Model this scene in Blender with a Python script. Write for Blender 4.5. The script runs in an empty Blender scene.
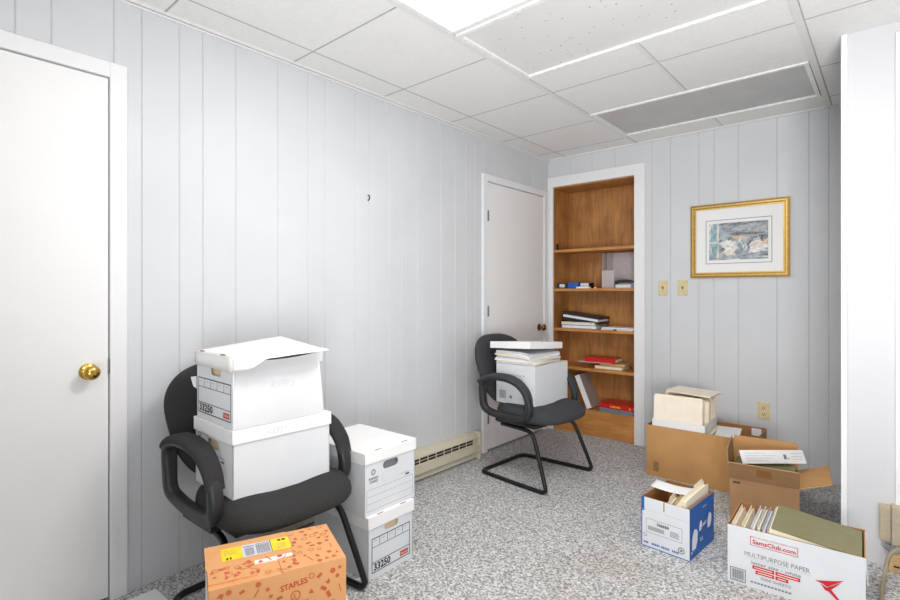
import bpy, bmesh, math, random
from mathutils import Vector, Matrix, Euler
random.seed(7)
C = bpy.context.scene.collection
D2R = math.pi / 180

# ------------------------------------------------------------------ materials
def s2l(c):
    return tuple((x / 12.92 if x <= 0.04045 else ((x + 0.055) / 1.055) ** 2.4) for x in c)

def mat(name, rgb, rough=0.6, metal=0.0, noise=0.04, scale=40.0, bump=0.0, coat=0.0):
    """sRGB base colour with a soft procedural variation."""
    m = bpy.data.materials.new(name); m.use_nodes = True
    nt = m.node_tree; b = nt.nodes['Principled BSDF']
    b.inputs['Roughness'].default_value = rough
    b.inputs['Metallic'].default_value = metal
    if coat: b.inputs['Coat Weight'].default_value = coat
    tc = nt.nodes.new('ShaderNodeTexCoord')
    n = nt.nodes.new('ShaderNodeTexNoise'); n.inputs['Scale'].default_value = scale; n.inputs['Detail'].default_value = 3
    r = nt.nodes.new('ShaderNodeValToRGB')
    lo = s2l([max(0, x * (1 - noise)) for x in rgb]); hi = s2l([min(1, x * (1 + noise)) for x in rgb])
    r.color_ramp.elements[0].position = 0.3; r.color_ramp.elements[1].position = 0.7
    r.color_ramp.elements[0].color = (*lo, 1); r.color_ramp.elements[1].color = (*hi, 1)
    nt.links.new(tc.outputs['Object'], n.inputs['Vector'])
    nt.links.new(n.outputs['Fac'], r.inputs['Fac'])
    nt.links.new(r.outputs['Color'], b.inputs['Base Color'])
    if bump:
        bp = nt.nodes.new('ShaderNodeBump'); bp.inputs['Strength'].default_value = bump; bp.inputs['Distance'].default_value = 0.002
        nt.links.new(n.outputs['Fac'], bp.inputs['Height']); nt.links.new(bp.outputs['Normal'], b.inputs['Normal'])
    return m

def emit_mat(name, rgb, strength):
    m = bpy.data.materials.new(name); m.use_nodes = True
    b = m.node_tree.nodes['Principled BSDF']
    b.inputs['Base Color'].default_value = (*s2l(rgb), 1)
    b.inputs['Emission Color'].default_value = (*s2l(rgb), 1)
    b.inputs['Emission Strength'].default_value = strength
    return m

def carpet_mat():
    m = bpy.data.materials.new('speckled_carpet'); m.use_nodes = True
    nt = m.node_tree; L = nt.links.new; b = nt.nodes['Principled BSDF']; b.inputs['Roughness'].default_value = 0.95
    b.inputs['Specular IOR Level'].default_value = 0.1
    tc = nt.nodes.new('ShaderNodeTexCoord')
    v = nt.nodes.new('ShaderNodeTexVoronoi'); v.inputs['Scale'].default_value = 150
    L(tc.outputs['Object'], v.inputs['Vector'])
    sep = nt.nodes.new('ShaderNodeSeparateColor'); L(v.outputs['Color'], sep.inputs['Color'])
    n0 = nt.nodes.new('ShaderNodeTexNoise'); n0.inputs['Scale'].default_value = 75; n0.inputs['Detail'].default_value = 4
    L(tc.outputs['Object'], n0.inputs['Vector'])
    add = nt.nodes.new('ShaderNodeMath'); add.operation = 'MULTIPLY_ADD'; add.inputs[1].default_value = 0.60
    sub = nt.nodes.new('ShaderNodeMath'); sub.operation = 'MULTIPLY_ADD'; sub.inputs[1].default_value = 0.7; sub.inputs[2].default_value = -0.12
    L(n0.outputs['Fac'], sub.inputs[0]); L(sep.outputs['Red'], add.inputs[0]); L(sub.outputs[0], add.inputs[2])
    r = nt.nodes.new('ShaderNodeValToRGB'); cr = r.color_ramp
    cr.elements[0].position = 0.12; cr.elements[0].color = (*s2l((.42, .415, .42)), 1)
    cr.elements[1].position = 0.86; cr.elements[1].color = (*s2l((.90, .90, .895)), 1)
    e = cr.elements.new(0.36); e.color = (*s2l((.60, .595, .595)), 1)
    e = cr.elements.new(0.55); e.color = (*s2l((.735, .735, .74)), 1)
    L(add.outputs[0], r.inputs['Fac'])
    # faint tan staining in broad patches
    n2 = nt.nodes.new('ShaderNodeTexNoise'); n2.inputs['Scale'].default_value = 1.7; n2.inputs['Detail'].default_value = 5
    L(tc.outputs['Object'], n2.inputs['Vector'])
    r2 = nt.nodes.new('ShaderNodeValToRGB'); r2.color_ramp.elements[0].position = .5; r2.color_ramp.elements[1].position = .72
    r2.color_ramp.elements[0].color = (0, 0, 0, 1); r2.color_ramp.elements[1].color = (.6, .6, .6, 1)
    L(n2.outputs['Fac'], r2.inputs['Fac'])
    mx = nt.nodes.new('ShaderNodeMix'); mx.data_type = 'RGBA'; mx.blend_type = 'MULTIPLY'
    mx.inputs['B'].default_value = (*s2l((.91, .87, .80)), 1)
    L(r2.outputs['Color'], mx.inputs['Factor']); L(r.outputs['Color'], mx.inputs['A'])
    L(mx.outputs['Result'], b.inputs['Base Color'])
    bp = nt.nodes.new('ShaderNodeBump'); bp.inputs['Strength'].default_value = .5; bp.inputs['Distance'].default_value = .004
    L(add.outputs[0], bp.inputs['Height']); L(bp.outputs['Normal'], b.inputs['Normal'])
    return m

def wood_mat(name, dark, light, vertical=True, sc=1.0):
    m = bpy.data.materials.new(name); m.use_nodes = True
    nt = m.node_tree; L = nt.links.new; b = nt.nodes['Principled BSDF']; b.inputs['Roughness'].default_value = 0.42
    tc = nt.nodes.new('ShaderNodeTexCoord'); mp = nt.nodes.new('ShaderNodeMapping')
    mp.inputs['Scale'].default_value = (14 * sc, 14 * sc, 1.3 * sc) if vertical else (1.3 * sc, 14 * sc, 14 * sc)
    L(tc.outputs['Object'], mp.inputs['Vector'])
    n = nt.nodes.new('ShaderNodeTexNoise'); n.inputs['Scale'].default_value = 2.2; n.inputs['Detail'].default_value = 6; n.inputs['Distortion'].default_value = 1.2
    L(mp.outputs['Vector'], n.inputs['Vector'])
    n2 = nt.nodes.new('ShaderNodeTexNoise'); n2.inputs['Scale'].default_value = 5; n2.inputs['Detail'].default_value = 3
    L(tc.outputs['Object'], n2.inputs['Vector'])
    a = nt.nodes.new('ShaderNodeMath'); a.operation = 'MULTIPLY_ADD'; a.inputs[1].default_value = .55
    a2 = nt.nodes.new('ShaderNodeMath'); a2.operation = 'MULTIPLY'; a2.inputs[1].default_value = .45
    L(n2.outputs['Fac'], a2.inputs[0]); L(n.outputs['Fac'], a.inputs[0]); L(a2.outputs[0], a.inputs[2])
    r = nt.nodes.new('ShaderNodeValToRGB'); r.color_ramp.elements[0].position = .34; r.color_ramp.elements[1].position = .66
    r.color_ramp.elements[0].color = (*s2l(dark), 1); r.color_ramp.elements[1].color = (*s2l(light), 1)
    L(a.outputs[0], r.inputs['Fac']); L(r.outputs['Color'], b.inputs['Base Color'])
    return m

def acrylic_mat():
    m = bpy.data.materials.new('frosted_acrylic'); m.use_nodes = True
    nt = m.node_tree; L = nt.links.new; b = nt.nodes['Principled BSDF']
    b.inputs['Base Color'].default_value = (*s2l((.88, .85, .86)), 1); b.inputs['Roughness'].default_value = .2
    tr = nt.nodes.new('ShaderNodeBsdfTransparent'); tr.inputs['Color'].default_value = (.95, .93, .93, 1)
    mx = nt.nodes.new('ShaderNodeMixShader')
    n = nt.nodes.new('ShaderNodeTexNoise'); n.inputs['Scale'].default_value = 12
    mr = nt.nodes.new('ShaderNodeMapRange'); mr.inputs['To Min'].default_value = .42; mr.inputs['To Max'].default_value = .6
    L(n.outputs['Fac'], mr.inputs['Value']); L(mr.outputs['Result'], mx.inputs['Fac'])
    L(tr.outputs[0], mx.inputs[1]); L(b.outputs[0], mx.inputs[2]); L(mx.outputs[0], nt.nodes['Material Output'].inputs['Surface'])
    return m

M = dict(
    wall=mat('painted_wall_panelling', (.835, .844, .857), .5, noise=.012, scale=3),
    groove=mat('panel_groove_paint', (.79, .80, .815), .6, noise=.01),
    wallr=mat('smooth_white_wall_paint', (.83, .83, .845), .5, noise=.008, scale=2),
    trim=mat('white_trim_paint', (.935, .935, .94), .4, noise=.002),
    door=mat('white_door_paint', (.95, .95, .95), .42, noise=.004, scale=5),
    gap=mat('dark_gap', (.10, .10, .10), .9),
    tile=mat('ceiling_tile', (.93, .93, .925), .85, noise=.012, scale=60),
    grid=mat('white_grid_metal', (.90, .90, .895), .5, noise=.01),
    seam=mat('tile_seam_grey', (.70, .70, .70), .8),
    lampframe=mat('white_lamp_frame', (.93, .93, .925), .4),
    diff_on=emit_mat('lit_diffuser', (1, .985, .96), 3.0),
    diff_off=mat('unlit_grey_diffuser', (.76, .76, .76), .5, noise=.02, scale=6),
    diff_speck=mat('unlit_pale_diffuser', (.89, .89, .885), .6, noise=.012, scale=3),
    speck=mat('grey_speck', (.66, .66, .66), .8),
    carpet=carpet_mat(),
    wood=wood_mat('varnished_plywood', (.555, .365, .18), (.785, .56, .315)),
    woodh=wood_mat('varnished_shelf_board', (.68, .44, .22), (.84, .60, .34), vertical=False),
    brass=mat('polished_brass', (.85, .70, .36), .18, 1.0, .03),
    darkbrass=mat('antique_brass', (.55, .43, .27), .3, 1.0, .03),
    steel=mat('dull_hinge_metal', (.48, .48, .475), .4, .6),
    black=mat('black_painted_steel', (.085, .085, .095), .35, .2, .05),
    bplast=mat('black_plastic', (.155, .16, .17), .42, 0, .06, 200),
    fab=mat('charcoal_fabric', (.175, .172, .172), .95, 0, .22, 420, bump=.6),
    fab2=mat('grey_fabric', (.225, .23, .245), .95, 0, .2, 420, bump=.6),
    wb=mat('white_cardboard', (.865, .877, .893), .6, noise=.012, scale=8),
    wb2=mat('offwhite_cardboard', (.865, .872, .882), .6, noise=.012, scale=8),
    wblid=mat('white_lid_board', (.945, .945, .945), .6, noise=.01, scale=8),
    slit=mat('brown_slot', (.62, .47, .38), .8),
    tan=mat('bare_board_inside', (.90, .82, .68), .8),
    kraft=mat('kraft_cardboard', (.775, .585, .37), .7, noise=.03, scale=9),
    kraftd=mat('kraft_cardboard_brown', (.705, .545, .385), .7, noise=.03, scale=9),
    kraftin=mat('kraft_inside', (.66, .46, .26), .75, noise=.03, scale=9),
    orange=mat('orange_kraft', (.88, .64, .42), .65, noise=.02, scale=9),
    red=mat('red_print', (.80, .28, .17), .6), redd=mat('faded_red_print', (.80, .38, .24), .6),
    redb=mat('red_binder_vinyl', (.82, .11, .12), .35),
    redlogo=mat('red_logo_print', (.80, .12, .16), .55),
    ink=mat('black_print', (.12, .12, .125), .6),
    gink=mat('grey_print', (.50, .50, .53), .6),
    lgink=mat('pale_grey_print', (.77, .775, .79), .6),
    pencil=mat('faint_pencil', (.86, .865, .875), .6),
    bink=mat('blue_print', (.20, .33, .62), .6),
    blue=mat('blue_printed_board', (.07, .38, .69), .5, noise=.03),
    yellow=mat('yellow_label', (.97, .85, .10), .5),
    paper=mat('white_paper', (.95, .95, .955), .7, noise=.01),
    paperg=mat('grey_paper', (.83, .83, .86), .7, noise=.03),
    papery=mat('cream_paper', (.93, .90, .80), .7, noise=.02),
    manila=mat('manila_card', (.98, .94, .865), .65, noise=.015, scale=15),
    manilad=mat('aged_manila_card', (.88, .77, .60), .65, noise=.03, scale=15),
    green=mat('olive_green_card', (.52, .50, .36), .6, noise=.03, scale=20),
    gold=mat('gold_leaf_frame', (.85, .71, .40), .35, .5, .06, 60),
    goldd=mat('shaded_gold_frame', (.63, .49, .23), .4, .45, .06, 60),
    mattb=mat('white_picture_mat', (.945, .945, .945), .7, noise=.002),
    heater=mat('cream_heater_enamel', (.83, .80, .715), .4, noise=.015),
    heaterd=mat('heater_dark_slot', (.20, .17, .14), .8),
    ivory=mat('ivory_plastic', (.86, .79, .62), .4),
    beige=mat('beige_plastic', (.71, .665, .57), .45),
    tanb=mat('tan_plastic', (.80, .66, .47), .5),
    cable=mat('tan_cable_jacket', (.62, .57, .47), .5),
    darkgrn=mat('dark_binder_cover', (.10, .135, .155), .4),
    greyb=mat('grey_blue_binder', (.45, .50, .56), .5),
    navy=mat('blue_box_card', (.13, .36, .72), .5),
    greytan=mat('grey_tan_board', (.62, .565, .53), .7),
    tanbook=mat('tan_book_cover', (.80, .66, .45), .6),
    acrylic=acrylic_mat(),
    w1=mat('watercolour_slate', (.64, .67, .70), .8, noise=.18, scale=28),
    w2=mat('watercolour_teal', (.60, .71, .73), .8, noise=.12, scale=30),
    w3=mat('watercolour_ochre', (.70, .66, .60), .8, noise=.15, scale=35),
    w4=mat('watercolour_pale', (.88, .87, .84), .8, noise=.06, scale=40),
    w5=mat('watercolour_dark', (.47, .49, .52), .8, noise=.2, scale=35),
    w6=mat('watercolour_peach', (.86, .76, .66), .8, noise=.08, scale=40),
)

# ------------------------------------------------------------------ mesh building
def catmull(P, n=6, closed=False):
    P = [Vector(p) for p in P]; out = []; N = len(P)
    rng = range(N) if closed else range(N - 1)
    for i in rng:
        p1, p2 = P[i], P[(i + 1) % N]
        p0 = P[i - 1] if (closed or i > 0) else p1 * 2 - p2
        p3 = P[(i + 2) % N] if (closed or i + 2 < N) else p2 * 2 - p1
        for k in range(n):
            t = k / n
            out.append(0.5 * ((2 * p1) + (p2 - p0) * t + (2 * p0 - 5 * p1 + 4 * p2 - p3) * t * t + (3 * p1 - p0 - 3 * p2 + p3) * t ** 3))
    if not closed: out.append(P[-1])
    return out

def frame(o, ux, uy):
    ux = Vector(ux).normalized(); uy = Vector(uy).normalized(); n = ux.cross(uy)
    return Matrix(((ux.x, uy.x, n.x, o[0]), (ux.y, uy.y, n.y, o[1]), (ux.z, uy.z, n.z, o[2]), (0, 0, 0, 1)))

def face_of(side, W, Dp, z=0.0):
    """2-D frame on a box face, x to the right as seen from outside, y up."""
    if side == 'front': return frame((-W / 2, -Dp / 2, z), (1, 0, 0), (0, 0, 1))
    if side == 'right': return frame((W / 2, -Dp / 2, z), (0, 1, 0), (0, 0, 1))
    if side == 'left': return frame((-W / 2, Dp / 2, z), (0, -1, 0), (0, 0, 1))
    if side == 'back': return frame((W / 2, Dp / 2, z), (-1, 0, 0), (0, 0, 1))
    if side == 'top': return frame((-W / 2, -Dp / 2, z), (1, 0, 0), (0, 1, 0))

class MB:
    def __init__(s): s.v = []; s.f = []; s.mi = []; s.mats = []
    def m(s, name):
        mm = M[name] if isinstance(name, str) else name
        if mm not in s.mats: s.mats.append(mm)
        return s.mats.index(mm)
    def add(s, vs, fs, mt, T=None):
        o = len(s.v); k = s.m(mt)
        for p in vs:
            p = Vector(p); s.v.append(T @ p if T else p)
        for f in fs: s.f.append([o + i for i in f]); s.mi.append(k)
    def poly(s, pts, mt, T=None, off=0.0):
        s.add([(p[0], p[1], (p[2] if len(p) > 2 else 0) + off) for p in pts], [list(range(len(pts)))], mt, T)
    def rect(s, x0, x1, y0, y1, mt, T=None, off=0.0006):
        s.poly([(x0, y0), (x1, y0), (x1, y1), (x0, y1)], mt, T, off)
    def outline(s, x0, x1, y0, y1, w, mt, T, off=0.0006):
        s.rect(x0, x1, y0, y0 + w, mt, T, off); s.rect(x0, x1, y1 - w, y1, mt, T, off)
        s.rect(x0, x0 + w, y0 + w, y1 - w, mt, T, off); s.rect(x1 - w, x1, y0 + w, y1 - w, mt, T, off)
    def disc(s, x, y, r, mt, T, off=0.0006, n=16, ry=None):
        s.poly([(x + r * math.cos(2 * math.pi * i / n), y + (ry or r) * math.sin(2 * math.pi * i / n)) for i in range(n)], mt, T, off)
    def ring(s, x, y, r, w, mt, T, off=0.0006, n=20):
        for i in range(n):
            a, b = 2 * math.pi * i / n, 2 * math.pi * (i + 1) / n
            s.poly([(x + r * math.cos(a), y + r * math.sin(a)), (x + r * math.cos(b), y + r * math.sin(b)),
                    (x + (r - w) * math.cos(b), y + (r - w) * math.sin(b)), (x + (r - w) * math.cos(a), y + (r - w) * math.sin(a))], mt, T, off)
    def box(s, x0, x1, y0, y1, z0, z1, mt, T=None):
        s.add([(x0, y0, z0), (x1, y0, z0), (x1, y1, z0), (x0, y1, z0), (x0, y0, z1), (x1, y0, z1), (x1, y1, z1), (x0, y1, z1)],
              [(0, 3, 2, 1), (4, 5, 6, 7), (0, 1, 5, 4), (1, 2, 6, 5), (2, 3, 7, 6), (3, 0, 4, 7)], mt, T)
    def hexa(s, p8, mt, T=None):
        s.add(p8, [(0, 3, 2, 1), (4, 5, 6, 7), (0, 1, 5, 4), (1, 2, 6, 5), (2, 3, 7, 6), (3, 0, 4, 7)], mt, T)
    def slab(s, pts, t, mt, T=None):
        """polygon in xy extruded by t along z"""
        n = len(pts)
        vs = [(p[0], p[1], 0) for p in pts] + [(p[0], p[1], t) for p in pts]
        s.add(vs, [list(range(n))[::-1], list(range(n, 2 * n))] + [(i, (i + 1) % n, n + (i + 1) % n, n + i) for i in range(n)], mt, T)
    def tube(s, P, r, mt, n=10, closed=False, caps=True, T=None):
        P = [Vector(p) for p in P]; N = len(P); vs = []; fs = []
        up = Vector((0, 0, 1)); prev = None
        for i, p in enumerate(P):
            a = P[i - 1] if (i > 0 or closed) else p; b = P[(i + 1) % N] if (i < N - 1 or closed) else p
            t = (b - a).normalized()
            if prev is None:
                x = t.cross(up)
                if x.length < 1e-3: x = t.cross(Vector((1, 0, 0)))
            else: x = prev - t * prev.dot(t)
            x.normalize(); prev = x; y = t.cross(x)
            rr = r[i] if isinstance(r, (list, tuple)) else r
            for k in range(n):
                an = 2 * math.pi * k / n
                vs.append(p + x * rr * math.cos(an) + y * rr * math.sin(an))
        for i in range(N if closed else N - 1):
            j = (i + 1) % N
            for k in range(n): fs.append((i * n + k, i * n + (k + 1) % n, j * n + (k + 1) % n, j * n + k))
        if caps and not closed: fs.append(list(range(n))[::-1]); fs.append([(N - 1) * n + k for k in range(n)])
        s.add(vs, fs, mt, T)
    def flatsweep(s, P, lat, rl, rn, mt, n=12, closed=False, T=None):
        """sweep of a super-ellipse along a planar path; lat = lateral unit vector, rl/rn radius lists"""
        P = [Vector(p) for p in P]; lat = Vector(lat); N = len(P); vs = []; fs = []
        for i, p in enumerate(P):
            a = P[i - 1] if (i > 0 or closed) else p; b = P[(i + 1) % N] if (i < N - 1 or closed) else p
            nn = (b - a).normalized().cross(lat).normalized()
            for k in range(n):
                an = 2 * math.pi * k / n; c, d = math.cos(an), math.sin(an)
                c = math.copysign(abs(c) ** .65, c); d = math.copysign(abs(d) ** .65, d)
                vs.append(p + lat * rl[i] * c + nn * rn[i] * d)
        for i in range(N if closed else N - 1):
            j = (i + 1) % N
            for k in range(n): fs.append((i * n + k, i * n + (k + 1) % n, j * n + (k + 1) % n, j * n + k))
        if not closed: fs.append(list(range(n))[::-1]); fs.append([(N - 1) * n + k for k in range(n)])
        s.add(vs, fs, mt, T)
    def lathe(s, prof, mt, T=None, n=20):
        """prof: (r, h) pairs, axis = local z"""
        vs = []; fs = []
        for r, h in prof:
            for k in range(n): vs.append((r * math.cos(2 * math.pi * k / n), r * math.sin(2 * math.pi * k / n), h))
        for i in range(len(prof) - 1):
            for k in range(n): fs.append((i * n + k, i * n + (k + 1) % n, (i + 1) * n + (k + 1) % n, (i + 1) * n + k))
        fs.append(list(range(n))[::-1]); fs.append([(len(prof) - 1) * n + k for k in range(n)])
        s.add(vs, fs, mt, T)
    def rings(s, R, mt, T=None, cap=True):
        n = len(R[0]); vs = [p for r in R for p in r]; fs = []
        for i in range(len(R) - 1):
            for k in range(n): fs.append((i * n + k, i * n + (k + 1) % n, (i + 1) * n + (k + 1) % n, (i + 1) * n + k))
        if cap: fs.append(list(range(n))[::-1]); fs.append([(len(R) - 1) * n + k for k in range(n)])
        s.add(vs, fs, mt, T)
    def grid(s, fn, nu, nv, mt, T=None):
        vs = [fn(i / nu, j / nv) for j in range(nv + 1) for i in range(nu + 1)]
        s.add(vs, [(j * (nu + 1) + i, j * (nu + 1) + i + 1, (j + 1) * (nu + 1) + i + 1, (j + 1) * (nu + 1) + i) for j in range(nv) for i in range(nu)], mt, T)
    def curve2d(s, splines, mt, T, depth=0.0):
        cu = bpy.data.curves.new('t', 'CURVE'); cu.dimensions = '2D'; cu.fill_mode = 'BOTH'; cu.extrude = depth / 2
        for pts in splines:
            sp = cu.splines.new('POLY'); sp.points.add(len(pts) - 1); sp.use_cyclic_u = True
            for q, p in zip(sp.points, pts): q.co = (p[0], p[1], 0, 1)
        s._take(cu, mt, T, depth / 2)
    def text(s, txt, x, y, h, mt, T, w=None, off=0.0007, shear=0.0, bold=0.0, align='LEFT'):
        """text whose cap height is about h, stretched to width w when given"""
        cu = bpy.data.curves.new('t', 'FONT'); cu.body = txt; cu.size = 1.0; cu.shear = shear; cu.offset = bold; cu.resolution_u = 2
        vs, fs = s._mesh(cu)
        if not vs: return
        x0 = min(v[0] for v in vs); x1 = max(v[0] for v in vs)
        k = h / 0.7; kx = (w / (x1 - x0)) if w else k
        ax = {'LEFT': 0, 'CENTER': .5, 'RIGHT': 1}[align] * (x1 - x0) * kx
        s.add([(x + (v[0] - x0) * kx - ax, y + v[1] * k, off) for v in vs], fs, mt, T)
    def _mesh(s, cu):
        ob = bpy.data.objects.new('t', cu); C.objects.link(ob)
        ev = ob.evaluated_get(bpy.context.evaluated_depsgraph_get()); me = ev.to_mesh()
        vs = [tuple(v.co) for v in me.vertices]; fs = [tuple(p.vertices) for p in me.polygons]
        ev.to_mesh_clear(); bpy.data.objects.remove(ob); bpy.data.curves.remove(cu)
        return vs, fs
    def _take(s, cu, mt, T, dz):
        vs, fs = s._mesh(cu); s.add([(v[0], v[1], v[2] - dz) for v in vs], fs, mt, T)
    def build(s, name, parent=None, smooth=False, bevel=0.0, subsurf=0, loc=None, rot=None):
        me = bpy.data.meshes.new(name)
        me.from_pydata([tuple(v) for v in s.v], [], s.f)
        for mm in s.mats: me.materials.append(mm)
        me.polygons.foreach_set('material_index', s.mi)
        me.validate(); me.update()
        ob = bpy.data.objects.new(name, me); C.objects.link(ob)
        if parent: ob.parent = parent
        if smooth:
            me.shade_smooth(); me.set_sharp_from_angle(angle=50 * D2R)
        if bevel:
            b = ob.modifiers.new('bevel', 'BEVEL'); b.width = bevel; b.segments = 2; b.limit_method = 'ANGLE'; b.angle_limit = 50 * D2R
        if subsurf:
            q = ob.modifiers.new('sub', 'SUBSURF'); q.levels = subsurf; q.render_levels = subsurf
        if loc: ob.location = loc
        if rot: ob.rotation_euler = rot
        return ob

def tag(o, label=None, cat=None, group=None, kind=None):
    if label: o['label'] = label
    if cat: o['category'] = cat
    if group: o['group'] = group
    if kind: o['kind'] = kind
    return o

def thing(name, label, cat, loc=(0, 0, 0), rz=0.0, group=None, rot=None):
    o = bpy.data.objects.new(name, None); C.objects.link(o); o.empty_display_size = .05
    o.location = loc; o.rotation_euler = rot if rot else (0, 0, rz)
    return tag(o, label, cat, group)

def struct(o): o['kind'] = 'structure'; return o

# ------------------------------------------------------------------ room constants
LX, BY, H = -2.317, 4.0, 2.376      # left wall plane, back wall plane, ceiling height
PY, PX = 2.943, -0.176              # right return wall: plane and its free edge
FRONT = -1.6; RX = 2.2

# floor
mb = MB(); mb.box(LX - .1, RX, FRONT, BY + .4, -.06, 0, 'carpet'); struct(mb.build('floor'))

# panelled walls: flat boards with real V grooves
def panelled(mb, T, s0, s1, z0, z1, grooves):
    w, d = .0032, .0028
    cut = [s0]
    for g in sorted(grooves):
        if s0 + .01 < g < s1 - .01: cut += [g]
    cut.append(s1)
    for i in range(len(cut) - 1):
        a = cut[i] + (w if i > 0 else 0); b = cut[i + 1] - (w if i < len(cut) - 2 else 0)
        mb.poly([(a, z0), (b, z0), (b, z1), (a, z1)], 'wall', T)
        if i < len(cut) - 2:
            g = cut[i + 1]
            mb.add([(g - w, z0, 0), (g, z0, -d), (g, z1, -d), (g - w, z1, 0), (g + w, z0, 0), (g + w, z1, 0)],
                   [(0, 1, 2, 3), (1, 4, 5, 2)], 'groove', T)

GL = [-1.4, -1.28, -1.0, -.88, -.78, -.55, -.43, -.31, -.12, .06, .18, .349, .451, .649, .748, .893, .992, 1.143, 1.359, 1.531, 1.637,
      1.845, 1.952, 2.101, 2.206, 2.348, 2.574, 2.721, 2.843, 2.947, 3.06, 3.19, 3.41, 3.57, 3.70, 3.92]
TL = frame((LX, 0, 0), (0, 1, 0), (0, 0, 1))
D1 = (-.15, .632, 2.04); D2 = (3.081, 3.911, 2.04)
mb = MB()
panelled(mb, TL, FRONT, D1[0], 0, H, GL); panelled(mb, TL, D1[0], D1[1], D1[2], H, GL)
panelled(mb, TL, D1[1], D2[0], 0, H, GL); panelled(mb, TL, D2[0], D2[1], D2[2], H, GL); panelled(mb, TL, D2[1], BY, 0, H, GL)
mb.box(-.2, -.14, FRONT, BY + .4, 0, H, 'wall', Matrix.Translation((LX, 0, 0)))
struct(mb.build('wall_left'))

GB = [-1.406, -1.269, -1.07, -.968, -.813, -.584, -.409, -.305, -.2, .05, .2, .4, .55, .8, 1.0]
BK = (-2.263, -1.541, 2.127)        # bookcase opening
TB = frame((0, BY, 0), (1, 0, 0), (0, 0, 1))
mb = MB()
panelled(mb, TB, LX, BK[0], 0, H, []); panelled(mb, TB, BK[0], BK[1], BK[2], H, [-2.1, -1.9, -1.7])
panelled(mb, TB, BK[1], RX, 0, H, GB)
struct(mb.build('wall_back'))

# right return wall (white) and its far side
mb = MB(); mb.box(PX, RX, PY, PY + .12, 0, H, 'wallr'); struct(mb.build('wall_right', bevel=.002))
# walls behind and to the right of the camera
mb = MB(); mb.box(RX, RX + .1, FRONT, BY + .4, 0, H, 'wallr'); struct(mb.build('wall_far_right'))

# ceiling: tiles, runners, seams
FX0, FX1 = -1.526, -.306
mb = MB()
mb.box(LX - .15, RX + .1, FRONT, BY + .4, H + .02, H + .08, 'tile')
xs = [LX, -2.135, -1.526, -.306, .304, .914, 1.524, RX]
def trough(ya, yb):  return [(ya, yb)]
LAMPS = [(1.14, 1.755), (1.775, 2.39), (3.15, 3.745)]
def tiles(x0, x1, y0, y1): mb.poly([(x0, y0), (x0, y1), (x1, y1), (x1, y0)], 'tile', Matrix.Translation((0, 0, H)))
for i in range(len(xs) - 1):
    a, b = xs[i], xs[i + 1]
    if abs(a - FX0) < .01:
        ys = [FRONT] + [q for l in LAMPS for q in l] + [BY + .02]
        for k in range(0, len(ys), 2): tiles(a, b, ys[k], ys[k + 1])
    else: tiles(a, b, FRONT, BY + .02)
def seam(x0, x1, y0, y1, mt, d): mb.box(x0, x1, y0, y1, H - d, H + .001, mt)
for x, w in ((-2.135, .007), (-1.526, .026), (-.306, .030), (.304, .028), (.914, .007), (1.524, .026)):
    if w > .01:
        seam(x - w / 2, x + w / 2, FRONT, BY, 'grid', .004)
        seam(x + w / 2, x + w / 2 + .005, FRONT, BY, 'seam', .001)
    else: seam(x - w / 2, x + w / 2, FRONT, BY, 'seam', .0012)
for y in (-1.0, -.39, .22, .83, 1.44, 2.05, 2.66, 3.27, 3.80):
    seam(LX, -1.54, y - .004, y + .004, 'seam', .001); seam(-.29, .29, y - .004, y + .004, 'seam', .001); seam(.32, RX, y - .004, y + .004, 'seam', .001)
for x0, x1, y in ((FX0, FX1, 2.66), (FX0, FX1, .5)): seam(x0 + .014, x1 - .016, y - .004, y + .004, 'seam', .0012)
for y0, y1 in ((2.40, 3.14), (3.76, 3.99), (FRONT, 1.13)): seam(-.926, -.906, y0, y1, 'grid', .003); seam(-.906, -.902, y0, y1, 'seam', .001)
struct(mb.build('ceiling'))
# wall-angle moulding at the ceiling line
mb = MB(); mb.box(LX, LX + .018, FRONT, BY, H - .012, H, 'grid'); mb.box(LX, LX + .012, FRONT, BY, H - .022, H - .015, 'trim'); struct(mb.build('trim_1'))
mb = MB(); mb.box(LX, RX, BY - .018, BY, H - .008, H, 'grid'); struct(mb.build('trim_2'))

# ceiling lamps (recessed troffers)
def troffer(y0, y1, kind, label):
    x0, x1 = FX0 + .016, FX1 - .018
    t = thing('ceiling_light', label, 'ceiling light', ((x0 + x1) / 2, (y0 + y1) / 2, H))
    w, d = (x1 - x0) / 2, (y1 - y0) / 2
    f = MB(); e = .022
    for a in ((-w, w, -d, -d + e), (-w, w, d - e, d), (-w, -w + e, -d + e, d - e), (w - e, w, -d + e, d - e)):
        f.box(*a, -.008, .015, 'lampframe')
    f.build('lamp_frame', t, bevel=.002)
    q = MB(); mt = {'on': 'diff_on', 'speck': 'diff_speck', 'off': 'diff_off'}[kind]
    q.box(-w + e - .002, w - e + .002, -d + e - .002, d - e + .002, .004, .010, mt)
    if kind == 'speck':
        Tz = frame((0, 0, .004), (1, 0, 0), (0, -1, 0)); rr = random.Random(3)
        for _ in range(70):
            sx, sy = rr.uniform(-w * .9, w * .9), rr.uniform(-d * .85, d * .85)
            q.disc(sx, sy, rr.uniform(.002, .005), 'speck', Tz, .0008, 6)
    q.build('diffuser_panel', t)
    return t
troffer(1.14, 1.755, 'on', 'lit white ceiling light panel nearest the camera, at the top edge of the photo')
troffer(1.775, 2.39, 'speck', 'unlit pale speckled ceiling light panel beside the lit one')
troffer(3.15, 3.745, 'off', 'unlit grey ceiling light panel near the back wall')

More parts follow.
